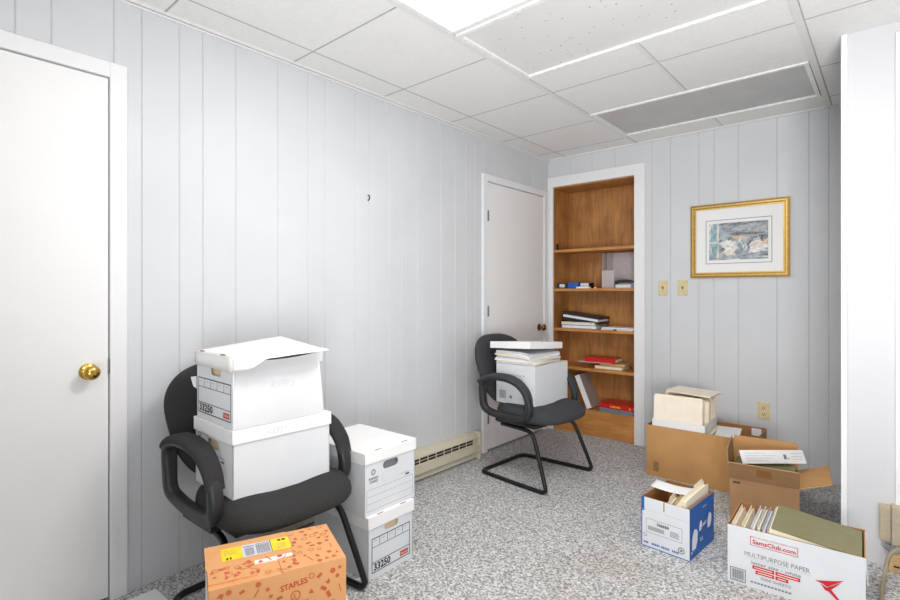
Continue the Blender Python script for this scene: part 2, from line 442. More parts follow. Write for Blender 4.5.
# ------------------------------------------------------------------ doors and trim
def casing(name, y0, y1, zt, w, wr=None):
    mb = MB(); p = .016; wr = wr or w
    mb.box(LX - .10, LX + p, y0 - w, y0, 0, zt + w, 'trim'); mb.box(LX - .10, LX + p, y1, y1 + wr, 0, zt + w, 'trim')
    mb.box(LX - .10, LX + p, y0, y1, zt, zt + w, 'trim')
    return struct(mb.build(name, bevel=.003))
def knob(parent, loc, m1, out=.058):
    k = MB(); T = Matrix.Translation(loc) @ Matrix.Rotation(math.pi / 2, 4, 'Y')
    k.lathe([(.0, 0), (.031, 0), (.031, .004), (.024, .009), (.012, .012), (.011, .028), (.019, .034), (.0265, .043), (.0275, .052), (.024, .060), (.014, .064), (.011, .0655), (.0, .066)], m1, T, 24)
    return k.build('door_knob', parent, smooth=True)
def door(name, y0, y1, zt, ky, hinges, m1):
    e = thing(name, None, None, (LX + .006, (y0 + y1) / 2, 0)); e['kind'] = 'structure'
    w = (y1 - y0) / 2 - .004
    mb = MB(); mb.box(-.038, 0, -w, w, .012, zt - .005, 'door'); mb.box(-.045, -.040, -w - .003, w + .003, 0, zt - .001, 'gap')
    mb.build('door_slab', e, bevel=.002)
    knob(e, (0, ky - (y0 + y1) / 2, .90), m1)
    for hy, hz in hinges:
        h = MB(); yy = hy - (y0 + y1) / 2
        h.tube([(.006, yy, hz - .04), (.006, yy, hz + .04)], .007, 'steel', 10)
        h.box(0, .003, yy - .002, yy + .018, hz - .037, hz + .037, 'steel'); h.build('hinge', e, smooth=True)
    return e
d1 = door('door_1', D1[0], D1[1], D1[2], .562, [], 'brass')
lp = MB(); lp.box(.0, .006, .386, .396, .885, .945, 'steel'); lp.build('latch_plate', d1, bevel=.001)
door('door_2', D2[0], D2[1], D2[2], 3.835, [(D2[0] + .010, 1.78), (D2[0] + .010, 1.06), (D2[0] + .010, .25)], 'darkbrass')
casing('trim_3', D1[0], D1[1], D1[2], .06)
casing('trim_4', D2[0], D2[1], D2[2], .052, .06)
# bookcase casing
mb = MB(); p = .016
mb.box(LX + .002, BK[0], BY - p, BY, 0, 2.213, 'trim'); mb.box(BK[1], BK[1] + .083, BY - p, BY, 0, 2.213, 'trim'); mb.box(BK[0], BK[1], BY - p, BY, BK[2], 2.213, 'trim')
struct(mb.build('trim_5', bevel=.003))
# corner bead on the return wall and casing further right
mb = MB(); mb.box(PX - .004, PX + .020, PY - .010, PY + .125, 0, H, 'trim'); struct(mb.build('trim_6', bevel=.003))
mb = MB(); mb.box(.008, .075, PY - .016, PY, 0, H - .05, 'trim'); struct(mb.build('trim_7', bevel=.003))

# ------------------------------------------------------------------ built-in bookcase
bx0, bx1, bz = BK; dep = .28
bc = thing('bookcase', 'built-in brown wooden bookcase with white casing in the back wall', 'bookcase', ((bx0 + bx1) / 2, BY, 0))
hw = (bx1 - bx0) / 2
def bpart(name, *a, mt='wood', bv=.0015):
    q = MB(); q.box(*a, mt); return q.build(name, bc, bevel=bv)
bpart('back_panel', -hw, hw, dep, dep + .012, 0, bz)
bpart('side_panel', -hw, -hw + .004, -.001, dep, 0, bz); bpart('side_panel', hw - .004, hw, -.001, dep, 0, bz)
bpart('top_panel', -hw + .004, hw - .004, -.001, dep, bz - .012, bz)
for z in (1.575, 1.236, .891, .563, .214): bpart('shelf', -hw + .004, hw - .004, .0, dep, z - .023, z, mt='woodh')
bpart('kick_board', -hw + .004, hw - .004, .004, .02, 0, .191, mt='woodh')
for x, y, z, h in ((-hw + .012, .05, 1.60, .055), (-hw + .03, .19, 1.585, .03)):
    q = MB(); q.box(x - .008, x + .008, y - .008, y + .008, z - .025, z - .025 + h, 'black'); q.build('shelf_clip', bc, bevel=.002)

# ------------------------------------------------------------------ small wall fixtures
def plate(name, label, cat, x, z, group=None, outlet=False):
    t = thing(name, label, cat, (x, BY, z), 0, group)
    q = MB(); q.box(-.035, .035, -.006, 0, -.057, .057, 'ivory'); q.build('cover_plate', t, bevel=.002)
    if outlet:
        for dz in (-.02, .02):
            q = MB(); q.box(-.017, .017, -.009, -.005, dz - .014, dz + .014, 'ivory')
            Tq = frame((0, -.009, dz), (1, 0, 0), (0, 0, 1))
            q.rect(-.008, -.005, -.006, .006, 'ink', Tq); q.rect(.005, .008, -.006, .006, 'ink', Tq); q.disc(0, -.009, .0025, 'ink', Tq)
            q.build('socket', t, bevel=.002)
    else:
        q = MB(); q.box(-.006, .006, -.0075, -.005, -.013, .013, 'beige'); q.hexa([(-.004, -.016, .002), (.004, -.016, .002), (.004, -.006, -.006), (-.004, -.006, -.006), (-.004, -.018, .010), (.004, -.018, .010), (.004, -.006, .006), (-.004, -.006, .006)], 'darkbrass')
        q.build('toggle', t)
    return t
plate('light_switch', 'ivory light switch on the back wall, the one nearer the bookcase', 'light switch', -1.323, 1.235)
plate('light_switch', 'ivory light switch on the back wall, the one nearer the framed picture', 'light switch', -1.18, 1.235)
plate('wall_outlet', 'ivory electrical outlet low on the back wall', 'outlet', -.66, .40, outlet=True)
t = thing('wall_hook', 'tiny dark hook left in the bare left wall', 'hook', (LX, 1.936, 1.755))
q = MB(); q.tube([(0, 0, .014), (.012, 0, .010), (.014, .002, -.002), (.008, 0, -.014), (0, 0, -.018)], .0035, 'black', 8); q.build('hook_shank', t, smooth=True)

# framed picture
px0, px1, pz0, pz1 = -1.120, -.510, 1.307, 1.830
t = thing('framed_picture', 'gold framed watercolour of two pale rounded shapes on the back wall', 'picture', ((px0 + px1) / 2, BY, (pz0 + pz1) / 2))
w, h = (px1 - px0) / 2, (pz1 - pz0) / 2
q = MB()
for (e0, e1, y0, y1, mt) in ((0, .012, -.022, 0, 'goldd'), (.012, .022, -.028, 0, 'gold'), (.022, .028, -.018, 0, 'goldd'), (.028, .036, -.021, 0, 'gold')):
    q.box(-w + e0, w - e0, y0, y1, -h + e0, -h + e1, mt); q.box(-w + e0, w - e0, y0, y1, h - e1, h - e0, mt)
    q.box(-w + e0, -w + e1, y0, y1, -h + e1, h - e1, mt); q.box(w - e1, w - e0, y0, y1, -h + e1, h - e1, mt)
q.build('picture_frame', t)
q = MB(); q.box(-w + .03, w - .03, -.010, -.004, -h + .03, h - .03, 'mattb')
Tm = frame((0, -.010, 0), (1, 0, 0), (0, 0, 1)); ix, iz = .205, .152
q.outline(-ix, ix, -iz - .012, iz - .005, .004, 'gink', Tm); q.build('picture_mat', t)
q = MB(); a, b, c, d = -.182, .182, -.138, .122
q.rect(a, b, c, d, 'w1', Tm, .001)
q.rect(a, a + .052, c + .02, d, 'w2', Tm, .0014); q.rect(a + .052, a + .062, c, d, 'w4', Tm, .0016); q.rect(a, a + .052, c + .12, c + .132, 'w4', Tm, .0016)
rp = random.Random(23); lay = .0016
def stroke(cx, cz, L, wd, ang, mt):
    global lay
    lay += .00001; pts = []
    for k in range(7): pts.append((L * (k / 6 - .5), wd * (.35 + .65 * math.sin(math.pi * k / 6)) * rp.uniform(.6, 1.2) / 2))
    pts += [(x, -z * rp.uniform(.6, 1.3)) for x, z in reversed(pts)]
    c_, s_ = math.cos(ang), math.sin(ang)
    q.poly([(min(b, max(a, cx + x * c_ - z * s_)), min(d, max(c, cz + x * s_ + z * c_))) for x, z in pts], mt, Tm, lay)
for _ in range(46):      # stormy sky
    x = rp.uniform(a + .075, b - .02); z = rp.uniform(.0, d - .006)
    stroke(x, z, rp.uniform(.05, .13), rp.uniform(.006, .018), rp.uniform(-.12, .22), rp.choice(['w5', 'w1', 'w1', 'w3', 'w5', 'w6'] if z < .07 else ['w5', 'w1', 'w1', 'w5', 'w3']))
for cx, rx, rz_ in ((-.065, .062, .070), (.120, .075, .066)):   # dark ground behind each pale mass
    for _ in range(14): stroke(cx - rx * .25 + rp.uniform(-.6, .6) * rx, -.045 + rp.uniform(-.6, .8) * rz_, rp.uniform(.03, .06), rp.uniform(.012, .024), rp.uniform(.3, 1.5), rp.choice(['w5', 'w5', 'w1']))
    for _ in range(22): stroke(cx + rp.uniform(-.5, .75) * rx, -.055 + rp.uniform(-.55, .6) * rz_, rp.uniform(.03, .07), rp.uniform(.018, .034), rp.uniform(-.5, .9), rp.choice(['w4', 'w4', 'w4', 'mattb', 'w6']))
for _ in range(18): stroke(.022 + rp.uniform(-.03, .03), -.05 + rp.uniform(-.05, .05), rp.uniform(.02, .05), rp.uniform(.006, .012), rp.uniform(.9, 2.0), rp.choice(['w2', 'w4', 'w1']))
for _ in range(26): stroke(rp.uniform(a, b), rp.uniform(c, c + .028), rp.uniform(.04, .10), rp.uniform(.006, .012), rp.uniform(-.12, .2), rp.choice(['w5', 'w1', 'w2', 'w4', 'w1']))
for _ in range(12): stroke(a + rp.uniform(.0, .055), rp.uniform(c + .02, d), rp.uniform(.04, .09), rp.uniform(.006, .014), rp.uniform(1.3, 1.8), rp.choice(['w2', 'w2', 'w4']))
q.build('watercolour_sheet', t)

# baseboard heater
hy0, hy1 = 1.25, 2.925; hx = .068
t = thing('baseboard_heater', 'cream metal baseboard heater low along the left wall', 'heater', (LX, (hy0 + hy1) / 2, 0)); hl = (hy1 - hy0) / 2
q = MB()
prof = [(0, .012), (hx - .02, .012), (hx - .02, .032), (hx - .022, .05), (hx, .058), (hx, .112), (hx - .012, .115), (hx - .012, .152), (hx - .002, .155), (hx - .006, .170), (.03, .190), (0, .192)]
for i in range(len(prof) - 1):
    (a, za), (b, zb) = prof[i], prof[i + 1]
    q.add([(a, -hl, za), (a, hl, za), (b, hl, zb), (b, -hl, zb)], [(0, 1, 2, 3)], 'heaterd' if i == 3 else 'heater')
for sy in (-hl, hl): q.add([(x, sy, z) for x, z in prof], [list(range(len(prof)))], 'heater')
q.build('heater_housing', t)
q = MB()
for zc, z1 in ((.117, .131), (.136, .150)):
    y = -hl + .05
    while y < hl - .11:
        q.box(hx - .0122, hx - .0112, y, y + .068, zc, z1, 'heaterd'); y += .078
q.build('vent_slots', t)
q = MB(); q.box(.0, hx + .004, hl - .012, hl + .008, .0, .195, 'heater'); q.build('end_cap', t, bevel=.003)

# phone junction box, low outlet and cable at the right
t = thing('junction_box', 'beige plastic telephone box mounted low on the white right wall', 'junction box', (-.002, PY, .125))
q = MB(); q.box(-.042, -.004, -.045, 0, 0, .150, 'beige'); q.build('box_cover', t, bevel=.004)
q = MB(); q.box(-.003, .06, -.055, 0, -.008, .158, 'beige'); q.build('box_body', t, bevel=.004)
q = MB()
for k in range(3):
    rr = .016 + .005 * k
    q.tube([(-.02 + rr * math.cos(a) + .012 * k, -.03, -.012 - rr * .7 + rr * .7 * math.sin(a)) for a in [i * .5 for i in range(13)]], .0012, 'gink', 5)
q.build('loose_wire', t, smooth=True)
t = thing('low_socket', 'tan socket block at the foot of the right wall beneath the telephone box', 'socket', (.022, PY - .001, 0))
q = MB(); q.box(-.035, .04, -.045, -.016, .0, .075, 'tanb'); Tq = frame((0, -.045, .035), (1, 0, 0), (0, 0, 1)); q.rect(-.02, .0, -.012, -.004, 'ink', Tq); q.build('socket_body', t, bevel=.003)
q = MB(); P = catmull([(.05, PY - .075, .125), (.015, PY - .085, .118), (-.012, PY - .10, .085), (-.022, PY - .12, .045), (-.028, PY - .16, .014), (-.033, PY - .26, .0105), (-.03, PY - .45, .0105), (-.02, PY - .62, .0105)], 8)
q.tube(P, .0075, 'cable', 10)
tag(q.build('cable', smooth=True), 'tan cable running down from the telephone box to the carpet', 'cable')

# ------------------------------------------------------------------ chairs
ARM = [(-.215, .618), (-.15, .648), (-.06, .655), (.01, .648), (.07, .626), (.120, .583), (.145, .52), (.143, .46), (.110, .428), (.04, .418), (-.08, .418), (-.165, .428), (-.205, .46), (-.218, .53)]
def make_chair(label, loc, rz, fab):
    t = thing('office_chair', label, 'chair', loc, rz, 'black sled base office chairs')
    # seat cushion
    q = MB(); n = 40
    def ring(sx, sy, z, dome=0.0, cx=.045):
        out = []
        for k in range(n):
            a = 2 * math.pi * k / n; c, s_ = math.cos(a), math.sin(a)
            c2 = math.copysign(abs(c) ** .62, c); s2 = math.copysign(abs(s_) ** .62, s_)
            u = cx + sx * c2; v = sy * s2 * (.965 + .10 * c2)
            drop = -.03 * max(0, (c2 * sx / .25 - .45)) ** 1.6 if z > .40 else 0.012 * max(0, c2)
            side = .012 * abs(s2) ** 2 if z > .44 else 0
            out.append((u, v, z + drop + side + dome))
        return out
    R = [ring(.06, .06, .375), ring(.19, .19, .376), ring(.228, .235, .384), ring(.252, .262, .405), ring(.258, .268, .43), ring(.247, .258, .455), ring(.222, .235, .470), ring(.17, .18, .474), ring(.09, .1, .472), ring(.02, .02, .470)]
    q.rings(R, fab); q.build('seat', t, smooth=True, subsurf=1)
    q = MB(); q.box(-.16, .15, -.20, .20, .350, .378, 'bplast'); q.build('seat_pan', t, bevel=.008)
    # backrest
    def bring(k_, x_off, zc=.675):
        out = []
        for k in range(n):
            a = 2 * math.pi * k / n; c, s_ = math.cos(a), math.sin(a)
            c2 = math.copysign(abs(c) ** .68, c); s2 = math.copysign(abs(s_) ** .68, s_)
            z = zc + .235 * k_ * s2
            tt = (z - .44) / .47
            v = (.214 + .092 * min(1.0, max(0, tt)) ** .8) * k_ * c2
            if s2 > 0: v *= 1 - .16 * s2 ** 3
            u = -.205 - .150 * tt - .03 * math.sin(tt * math.pi) * .6 + .062 * (v / .28) ** 2 + x_off
            out.append((u, v, z))
        return out
    q = MB(); R = [bring(.15, .036), bring(.6, .036), bring(.86, .030), bring(.97, .016), bring(1.0, -.004), bring(.97, -.026), bring(.86, -.036), bring(.5, -.04), bring(.1, -.04)]
    q.rings(R, fab); q.build('backrest', t, smooth=True, subsurf=1)
    q = MB(); q.flatsweep([(-.10, 0, .362), (-.19, 0, .362), (-.235, 0, .39), (-.258, 0, .47), (-.288, 0, .58)], (0, 1, 0), [.05] * 5, [.012] * 5, 'bplast'); q.build('back_bracket', t, smooth=True)
    # arms: closed plastic loop with a padded top
    for s_ in (-1, 1):
        v = s_ * .270
        pts = [Vector((u, v - s_ * (.010 if z < .45 else 0.0), z)) for u, z in ARM]
        P = catmull(pts, 5, True); N = len(P)
        rl = []; rn = []
        for p in P:
            top = max(0, min(1, (p.z - .50) / .13)) ; rl.append(.024 + .005 * top); rn.append(.0225 - .006 * top)
        q = MB(); q.flatsweep(P, (0, 1, 0), rl, rn, 'bplast', 14, True); arm = q.build('armrest', t, smooth=True)
        pad = catmull([Vector((u, v, z + dz)) for u, z, dz in ((-.243, .612, .004), (-.185, .638, .011), (-.12, .653, .013), (-.045, .655, .013), (.02, .646, .013), (.075, .624, .012), (.125, .580, .011), (.149, .53, .007))], 5)
        k = len(pad); q = MB()
        q.flatsweep(pad, (0, 1, 0), [.021 + .017 * math.sin(min(1, i / k * 3 + .25) * math.pi / 2) * (1 - .35 * max(0, (i / k - .6) / .4)) for i in range(k)], [.010 + .008 * math.sin(math.pi * min(1, .15 + i / k * .85)) for i in range(k)], fab, 14)
        q.build('arm_pad', arm, smooth=True)
        q = MB(); q.box(-.12, .10, s_ * .19, s_ * .265, .376, .402, 'bplast') if s_ > 0 else q.box(-.12, .10, s_ * .265, s_ * .19, .376, .402, 'bplast'); q.build('arm_bracket', arm, bevel=.004)
    # sled base
    half = [(-.12, -.195, .345), (.06, -.215, .345), (.125, -.228, .338), (.160, -.240, .31), (.192, -.250, .24), (.260, -.274, .06), (.266, -.276, .032), (.247, -.274, .0155), (.21, -.273, .0135), (.05, -.264, .0135), (-.20, -.244, .0135), (-.238, -.236, .0135), (-.258, -.205, .0135), (-.262, -.16, .0135)]
    full = half + [(u, -v, z) for u, v, z in reversed(half)]
    q = MB(); q.tube(catmull(full, 4), .0128, 'black', 12); q.build('sled_frame', t, smooth=True)
    return t
CH1 = make_chair('black office chair against the left wall holding two stacked white boxes', (-1.860, 1.038, 0), 1.2 * D2R, M['fab'])
CH2 = make_chair('black office chair before the far door holding one open white box', (-1.802, 2.928, 0), -2.5 * D2R, M['fab2'])

# ------------------------------------------------------------------ boxes
def corner_loc(px, py, rz, W, Dp, z):
    """centre of a box whose right-front corner (+x, -y local) stands at px, py"""
    R = Matrix.Rotation(rz, 2); o = R @ Vector((-W / 2, Dp / 2)); return (px + o.x, py + o.y, z)

def stadium(cx, cy, w, h, n=8):
    r = h / 2; out = []
    for i in range(n + 1): a = -math.pi / 2 + math.pi * i / n; out.append((cx + w / 2 - r + r * math.cos(a), cy + r * math.sin(a)))
    for i in range(n + 1): a = math.pi / 2 + math.pi * i / n; out.append((cx - w / 2 + r + r * math.cos(a), cy + r * math.sin(a)))
    return out

def filebox_body(t, W, Dp, h, holeface, hole, printer=None, mt='wb', inner='tan'):
    """closed-sided storage box; the hole face is a plate with a real hand hole"""
    q = MB(); th = .004; T = {f: face_of(f, W, Dp) for f in ('front', 'right', 'left', 'back')}
    for f, wid in (('front', W), ('right', Dp), ('left', Dp), ('back', W)):
        rect = [(0, 0), (wid, 0), (wid, h), (0, h)]
        if f in holeface: q.curve2d([rect, stadium(wid / 2, hole[0], hole[1], hole[2])], mt, T[f], th)
        else: q.slab(rect, th, mt, T[f] @ Matrix.Translation((0, 0, -th)))
    q.box(-W / 2 + .002, W / 2 - .002, -Dp / 2 + .002, Dp / 2 - .002, 0, .004, mt)
    q.box(-W / 2 + .012, W / 2 - .012, -Dp / 2 + .012, Dp / 2 - .012, .004, h - .012, inner)
    if printer: printer(q, T)
    return q.build('box_body', t)

def lid(name_parent, W, Dp, z, hh=.05, mt='wblid', slots='right', over=.006, prints=None):
    q = MB(); w, d = W / 2 + over, Dp / 2 + over
    q.box(-w, w, -d, d, z - .004, z, mt)
    for a in ((-w, w, -d, -d + .005), (-w, w, d - .005, d), (-w, -w + .005, -d, d), (w - .005, w, -d, d)): q.box(*a, z - hh, z - .002, mt)
    Tt = face_of('top', 2 * w, 2 * d, z)
    if slots == 'right':
        for c in (.26, .76): q.rect(2 * w - .009, 2 * w - .001, 2 * d * c - .018, 2 * d * c + .018, 'slit', Tt)
    if slots == 'front':
        for c in (.2, .72): q.rect(2 * w * c - .014, 2 * w * c + .014, .001, .009, 'slit', Tt)
    if prints: prints(q, w, d, z)
    return q.build('lid', name_parent, bevel=.0025)

def label33250(q, T, x0, x1, y0, y1, wide, mir=False):
    """black outlined form block of the storage boxes: five cells, a number and a red tab"""
    s_ = (y1 - y0) / .155
    q.outline(x0, x1, y0, y1, .0036, 'ink', T)
    q.rect(x0, x1, y1 - .042 * s_, y1 - .0395 * s_, 'ink', T); q.rect(x0, x1, y0 + .044 * s_, y0 + .047 * s_, 'ink', T)
    for k in range(1, 5):
        xx = x0 + (x1 - x0) * k / 5; q.rect(xx - .0012, xx + .0012, y1 - .042 * s_, y1, 'ink', T)
    for k in range(5): xx = x0 + (x1 - x0) * (k + .25) / 5; q.rect(xx, xx + .018, y1 - .014, y1 - .0125, 'gink', T)
    q.text('33250', x0 + .012, y0 + .009, .030 * s_, 'ink', T, w=(x1 - x0) * .42, bold=.035)
    q.rect(x1 - .062, x1 - .012, y0 + .009, y0 + .034 * s_, 'red', T); q.text('Staples', x1 - .058, y0 + .016, .010, 'wb', T, w=.042, off=.001)

# --- two boxes beside the near chair
W, Dp = .375, .262
def pr(q, T):
    label33250(q, T['right'], .018, .244, .025, .17, Dp)
rz = 1 * D2R
t = thing('storage_box', 'lower white file box numbered 33250 on the carpet beside the near chair', 'box', corner_loc(-1.642, 1.374, rz, W, Dp, 0), rz)
filebox_body(t, W, Dp, .255, ('right',), (.197, .082, .032), pr); lid(t, W, Dp, .265, .052)
W, Dp = .385, .298
def pr(q, T):
    R = T['right']
    q.outline(.012, .284, .018, .108, .0012, 'gink', R); q.rect(.012, .284, .048, .049, 'gink', R); q.rect(.012, .284, .078, .079, 'gink', R)
    q.disc(.048, .178, .013, 'gink', R, .0006); q.ring(.048, .178, .008, .003, 'wb', R, .0009); q.disc(.048, .178, .003, 'wb', R, .0011)
    q.text('BUSINESS', .024, .148, .009, 'ink', R, w=.052, bold=.02); q.text('SOURCE', .028, .134, .009, 'ink', R, w=.044, bold=.02)
    q.outline(.10, .19, .122, .162, .001, 'lgink', R); q.rect(.205, .262, .128, .1295, 'gink', R); q.rect(.238, .262, .116, .123, 'ink', R)
t = thing('storage_box', 'upper white file box printed BUSINESS SOURCE, topmost of the stack beside the near chair', 'box', corner_loc(-1.652, 1.362, rz, W, Dp, .2655), rz)
filebox_body(t, W, Dp, .245, ('right',), (.192, .092, .034), pr, inner='gink'); lid(t, W, Dp, .268, .05)

# --- two boxes on the near chair
rz = -1.5 * D2R; W, Dp = .318, .392; Z1 = .4735
def pr(q, T):
    F = T['front']
    q.ring(.040, .19, .012, .004, 'ink', F); q.rect(.17, .255, .135, .137, 'gink', F); q.rect(.225, .252, .118, .127, 'gink', F)
t = thing('storage_box', 'lower plain white file box resting on the near chair seat', 'box', corner_loc(-1.718, .836, rz, W, Dp, Z1), rz)
filebox_body(t, W, Dp, .235, ('front',), (.172, .10, .036), pr)
def lp_(q, w, d, z): q.text('KEEPS', .13, .012, .022, 'pencil', face_of('right', 2 * w, 2 * d, z - .05), shear=.2)
lid(t, W, Dp, .250, .050, slots=None, prints=lp_)
Z2 = Z1 + .2515
t = thing('storage_box', 'upper white file box numbered 33250 with crushed lid, on the near chair', 'box', corner_loc(-1.714, .836, rz, W - .01, Dp - .03, Z2), rz)
W, Dp = W - .01, Dp - .03; h = .238
q = MB(); th = .004
F = face_of('front', W, Dp)
q.curve2d([[(0, 0), (W, 0), (W, h), (0, h)], stadium(W * .54, .190, .095, .036)], 'wb', F, th)
# bulging long side, top pulled inward
def bulge(u, v): return (W / 2 - .028 * v ** 1.5 + .010 * math.sin(math.pi * u) * math.sin(math.pi * v) , -Dp / 2 + Dp * u * (1 - .02 * v), h * v - .012 * math.sin(math.pi * u) * v ** 2)
q.grid(bulge, 16, 10, 'wb2')
q.grid(lambda u, v: (W / 2 - .001, -Dp / 2 - .001 + .001 * u, h * v), 1, 2, 'wb')
q.box(-W / 2, -W / 2 + .004, -Dp / 2 + .004, Dp / 2, 0, h, 'wb'); q.box(-W / 2 + .004, W / 2 - .03, Dp / 2 - .004, Dp / 2, 0, h, 'wb')
q.box(-W / 2, W / 2 - .004, -Dp / 2 + .004, Dp / 2 - .004, 0, .004, 'wb'); q.box(-W / 2 + .02, W / 2 - .05, -Dp / 2 + .012, Dp / 2 - .02, .004, h - .03, 'tan')
label33250(q, F, .012, W - .018, .022, .155, W)
Rf = face_of('right', W, Dp)
q.text('KEEPS', .14, .125, .026, 'pencil', Rf @ Matrix.Translation((0, 0, -.002)), shear=.25)
q.build('box_body', t, smooth=True)
q = MB(); q.poly([(-W / 2 - .004, -Dp / 2 - .001, .105), (-W / 2 + .004, -Dp / 2 - .004, .155), (-W / 2 - .022, -Dp / 2 - .016, .15), (-W / 2 - .012, -Dp / 2 - .010, .115)], 'wb'); q.build('torn_flap', t)
q = MB(); w, d = W / 2 + .007, Dp / 2 + .004
zc = h + .014
def ztop(u, v):   # u across x (0 back .. 1 front), v along y
    return zc + .030 * (1 - u) * v - .004 * u * math.exp(-((v - .3) / .2) ** 2) + .004 * v
q.grid(lambda u, v: (-w + 2 * w * u + .010 * max(0, u - .8) * 5 * math.sin(v * 3.1), -d + (2 * d - .014) * v, ztop(u, v)), 14, 14, 'wblid')
q.grid(lambda u, v: (-w + 2 * w * u, -d, ztop(u, 0) - .050 * v - .001), 10, 2, 'wblid')
q.grid(lambda u, v: (-w + 2 * w * u, d - .014, ztop(u, 1) - .050 * v - .001), 10, 2, 'wblid')
q.grid(lambda u, v: (-w, -d + (2 * d - .014) * u, ztop(0, u) - .05 * v), 10, 2, 'wblid')
# front rim: hangs down at the near corner, folded up outward along the rest
def rim(u, v):
    f = min(1, max(0, (u - .06) / .22)); f = f * f * (3 - 2 * f)
    x = w + .010 * math.sin(u * 3.1); z = ztop(1, u); L = .046
    ang = -math.pi / 2 * (1 - f) + f * (-.12)
    return (x + L * v * math.cos(ang), -d + (2 * d - .014) * u, z + L * v * math.sin(ang))
q.grid(rim, 24, 4, 'wblid')
Tt = face_of('top', 2 * w, 2 * d, zc)
for c in (.16, .72): q.rect(2 * w * c - .014, 2 * w * c + .014, .001, .009, 'slit', Tt, .004)
lo = q.build('lid', t, smooth=True); sd = lo.modifiers.new('thick', 'SOLIDIFY'); sd.thickness = .004; sd.offset = -1
tag(lo, 'crushed lid bent down at its front corner')

# --- carton with red doodles and the box beneath it
DIR = math.atan2(.329, .132); rz = DIR - math.pi / 2      # long axis follows local y
W, Dp, hS = .246, .372, .225; ZB = .185
cP = Vector((-1.234, .947))   # right-back corner seen from camera = local (+x,+y)
def ctr(P, rz, dx, dy, z): o = Matrix.Rotation(rz, 2) @ Vector((dx, dy)); return (P.x + o.x, P.y + o.y, z)
t = thing('storage_box', 'white file box on the carpet under the red-printed carton', 'box', ctr(cP, rz, -W / 2 - .004, -Dp / 2 + .018, 0), rz)
def pr(q, T): q.outline(.05, .30, .03, .12, .002, 'gink', T['right'])
filebox_body(t, .256, .43, .172, ('right',), (.13, .09, .03), pr, mt='wb2'); lid(t, .256, .43, .184, .045, slots=None, mt='papery')
t = thing('shipping_carton', 'orange cardboard carton with red doodle print and yellow label', 'carton', ctr(cP, rz, -W / 2, -Dp / 2, ZB), rz)
q = MB(); q.box(-W / 2, W / 2, -Dp / 2, Dp / 2, 0, hS - .004, 'orange')
T = {f: face_of(f, W, Dp) for f in ('front', 'right', 'top')}
T['top'] = frame((W / 2, -Dp / 2, hS), (0, 1, 0), (-1, 0, 0))       # x along the long side, y away from camera
rr = random.Random(11)
def doodles(q, T, x0, x1, y0, y1, n, keep, off=.0008):
    pts = []
    for _ in range(n * 12):
        x, y = rr.uniform(x0, x1), rr.uniform(y0, y1)
        if any((x - a) ** 2 + (y - b) ** 2 < .021 ** 2 for a, b in pts) or not keep(x, y): continue
        pts.append((x, y))
        if len(pts) >= n: break
    for x, y in pts:
        k = rr.randrange(6); a = rr.uniform(0, 6.28); c, s_ = math.cos(a), math.sin(a); r = rr.uniform(.0065, .0105)
        rot = lambda P: [(x + px * c - py * s_, y + px * s_ + py * c) for px, py in P]
        if k == 0: q.poly(rot([(-r * 1.5, -.0015), (r * 1.5, -.0015), (r * 1.5, .0015), (-r * 1.5, .0015)]), 'redd', T, off)
        elif k == 1: q.poly(rot([(-r, -r * .55), (r, -r * .55), (r, r * .55), (-r, r * .55)]), 'redd', T, off)
        elif k == 2: q.poly(rot([(-r, -r * .7), (r, -r * .5), (0, r)]), 'redd', T, off)
        elif k == 3: q.disc(x, y, r * .8, 'redd', T, off, 10)
        elif k == 4: q.ring(x, y, r, .0022, 'redd', T, off, 12)
        else: q.poly(rot([(-r, -r * .3), (0, -r * .7), (r, r * .1), (r * .2, r * .3), (-r * .3, r)]), 'redd', T, off)
doodles(q, T['right'], .015, Dp - .012, .012, hS - .018, 70, lambda x, y: not (.165 < x < .27 and y > .165) and (x - .225) ** 2 + (y - .15) ** 2 > .0008)
Ts = T['right'] @ Matrix.Translation((.185, .17, 0)) @ Matrix.Rotation(.12, 4, 'Z')
q.text('STAPLES', 0, 0, .016, 'red', Ts, w=.075, bold=.02); q.ring(.225, .15, .014, .0025, 'red', T['right']); q.text('S', .219, .143, .013, 'red', T['right'])
Ts = T['right'] @ Matrix.Translation((.155, .125, 0)) @ Matrix.Rotation(-1.25, 4, 'Z'); q.text('STAPLES', 0, 0, .014, 'red', Ts, w=.062, bold=.02)
# white packing tape on the small end
q.rect(.002, W - .03, .004, hS - .03, 'paper', T['front'])
q.build('carton_body', t, bevel=.002)
q = MB(); q.box(-W / 2, W / 2, -Dp / 2 + .19, Dp / 2, hS - .004, hS, 'orange'); doodles(q, T['top'], .20, Dp - .012, .012, W - .012, 44, lambda x, y: True)
q.build('flap', t)
q = MB(); q.box(-W / 2, .018, -Dp / 2 - .004, -Dp / 2 + .235, hS - .0035, hS + .0015, 'orange')
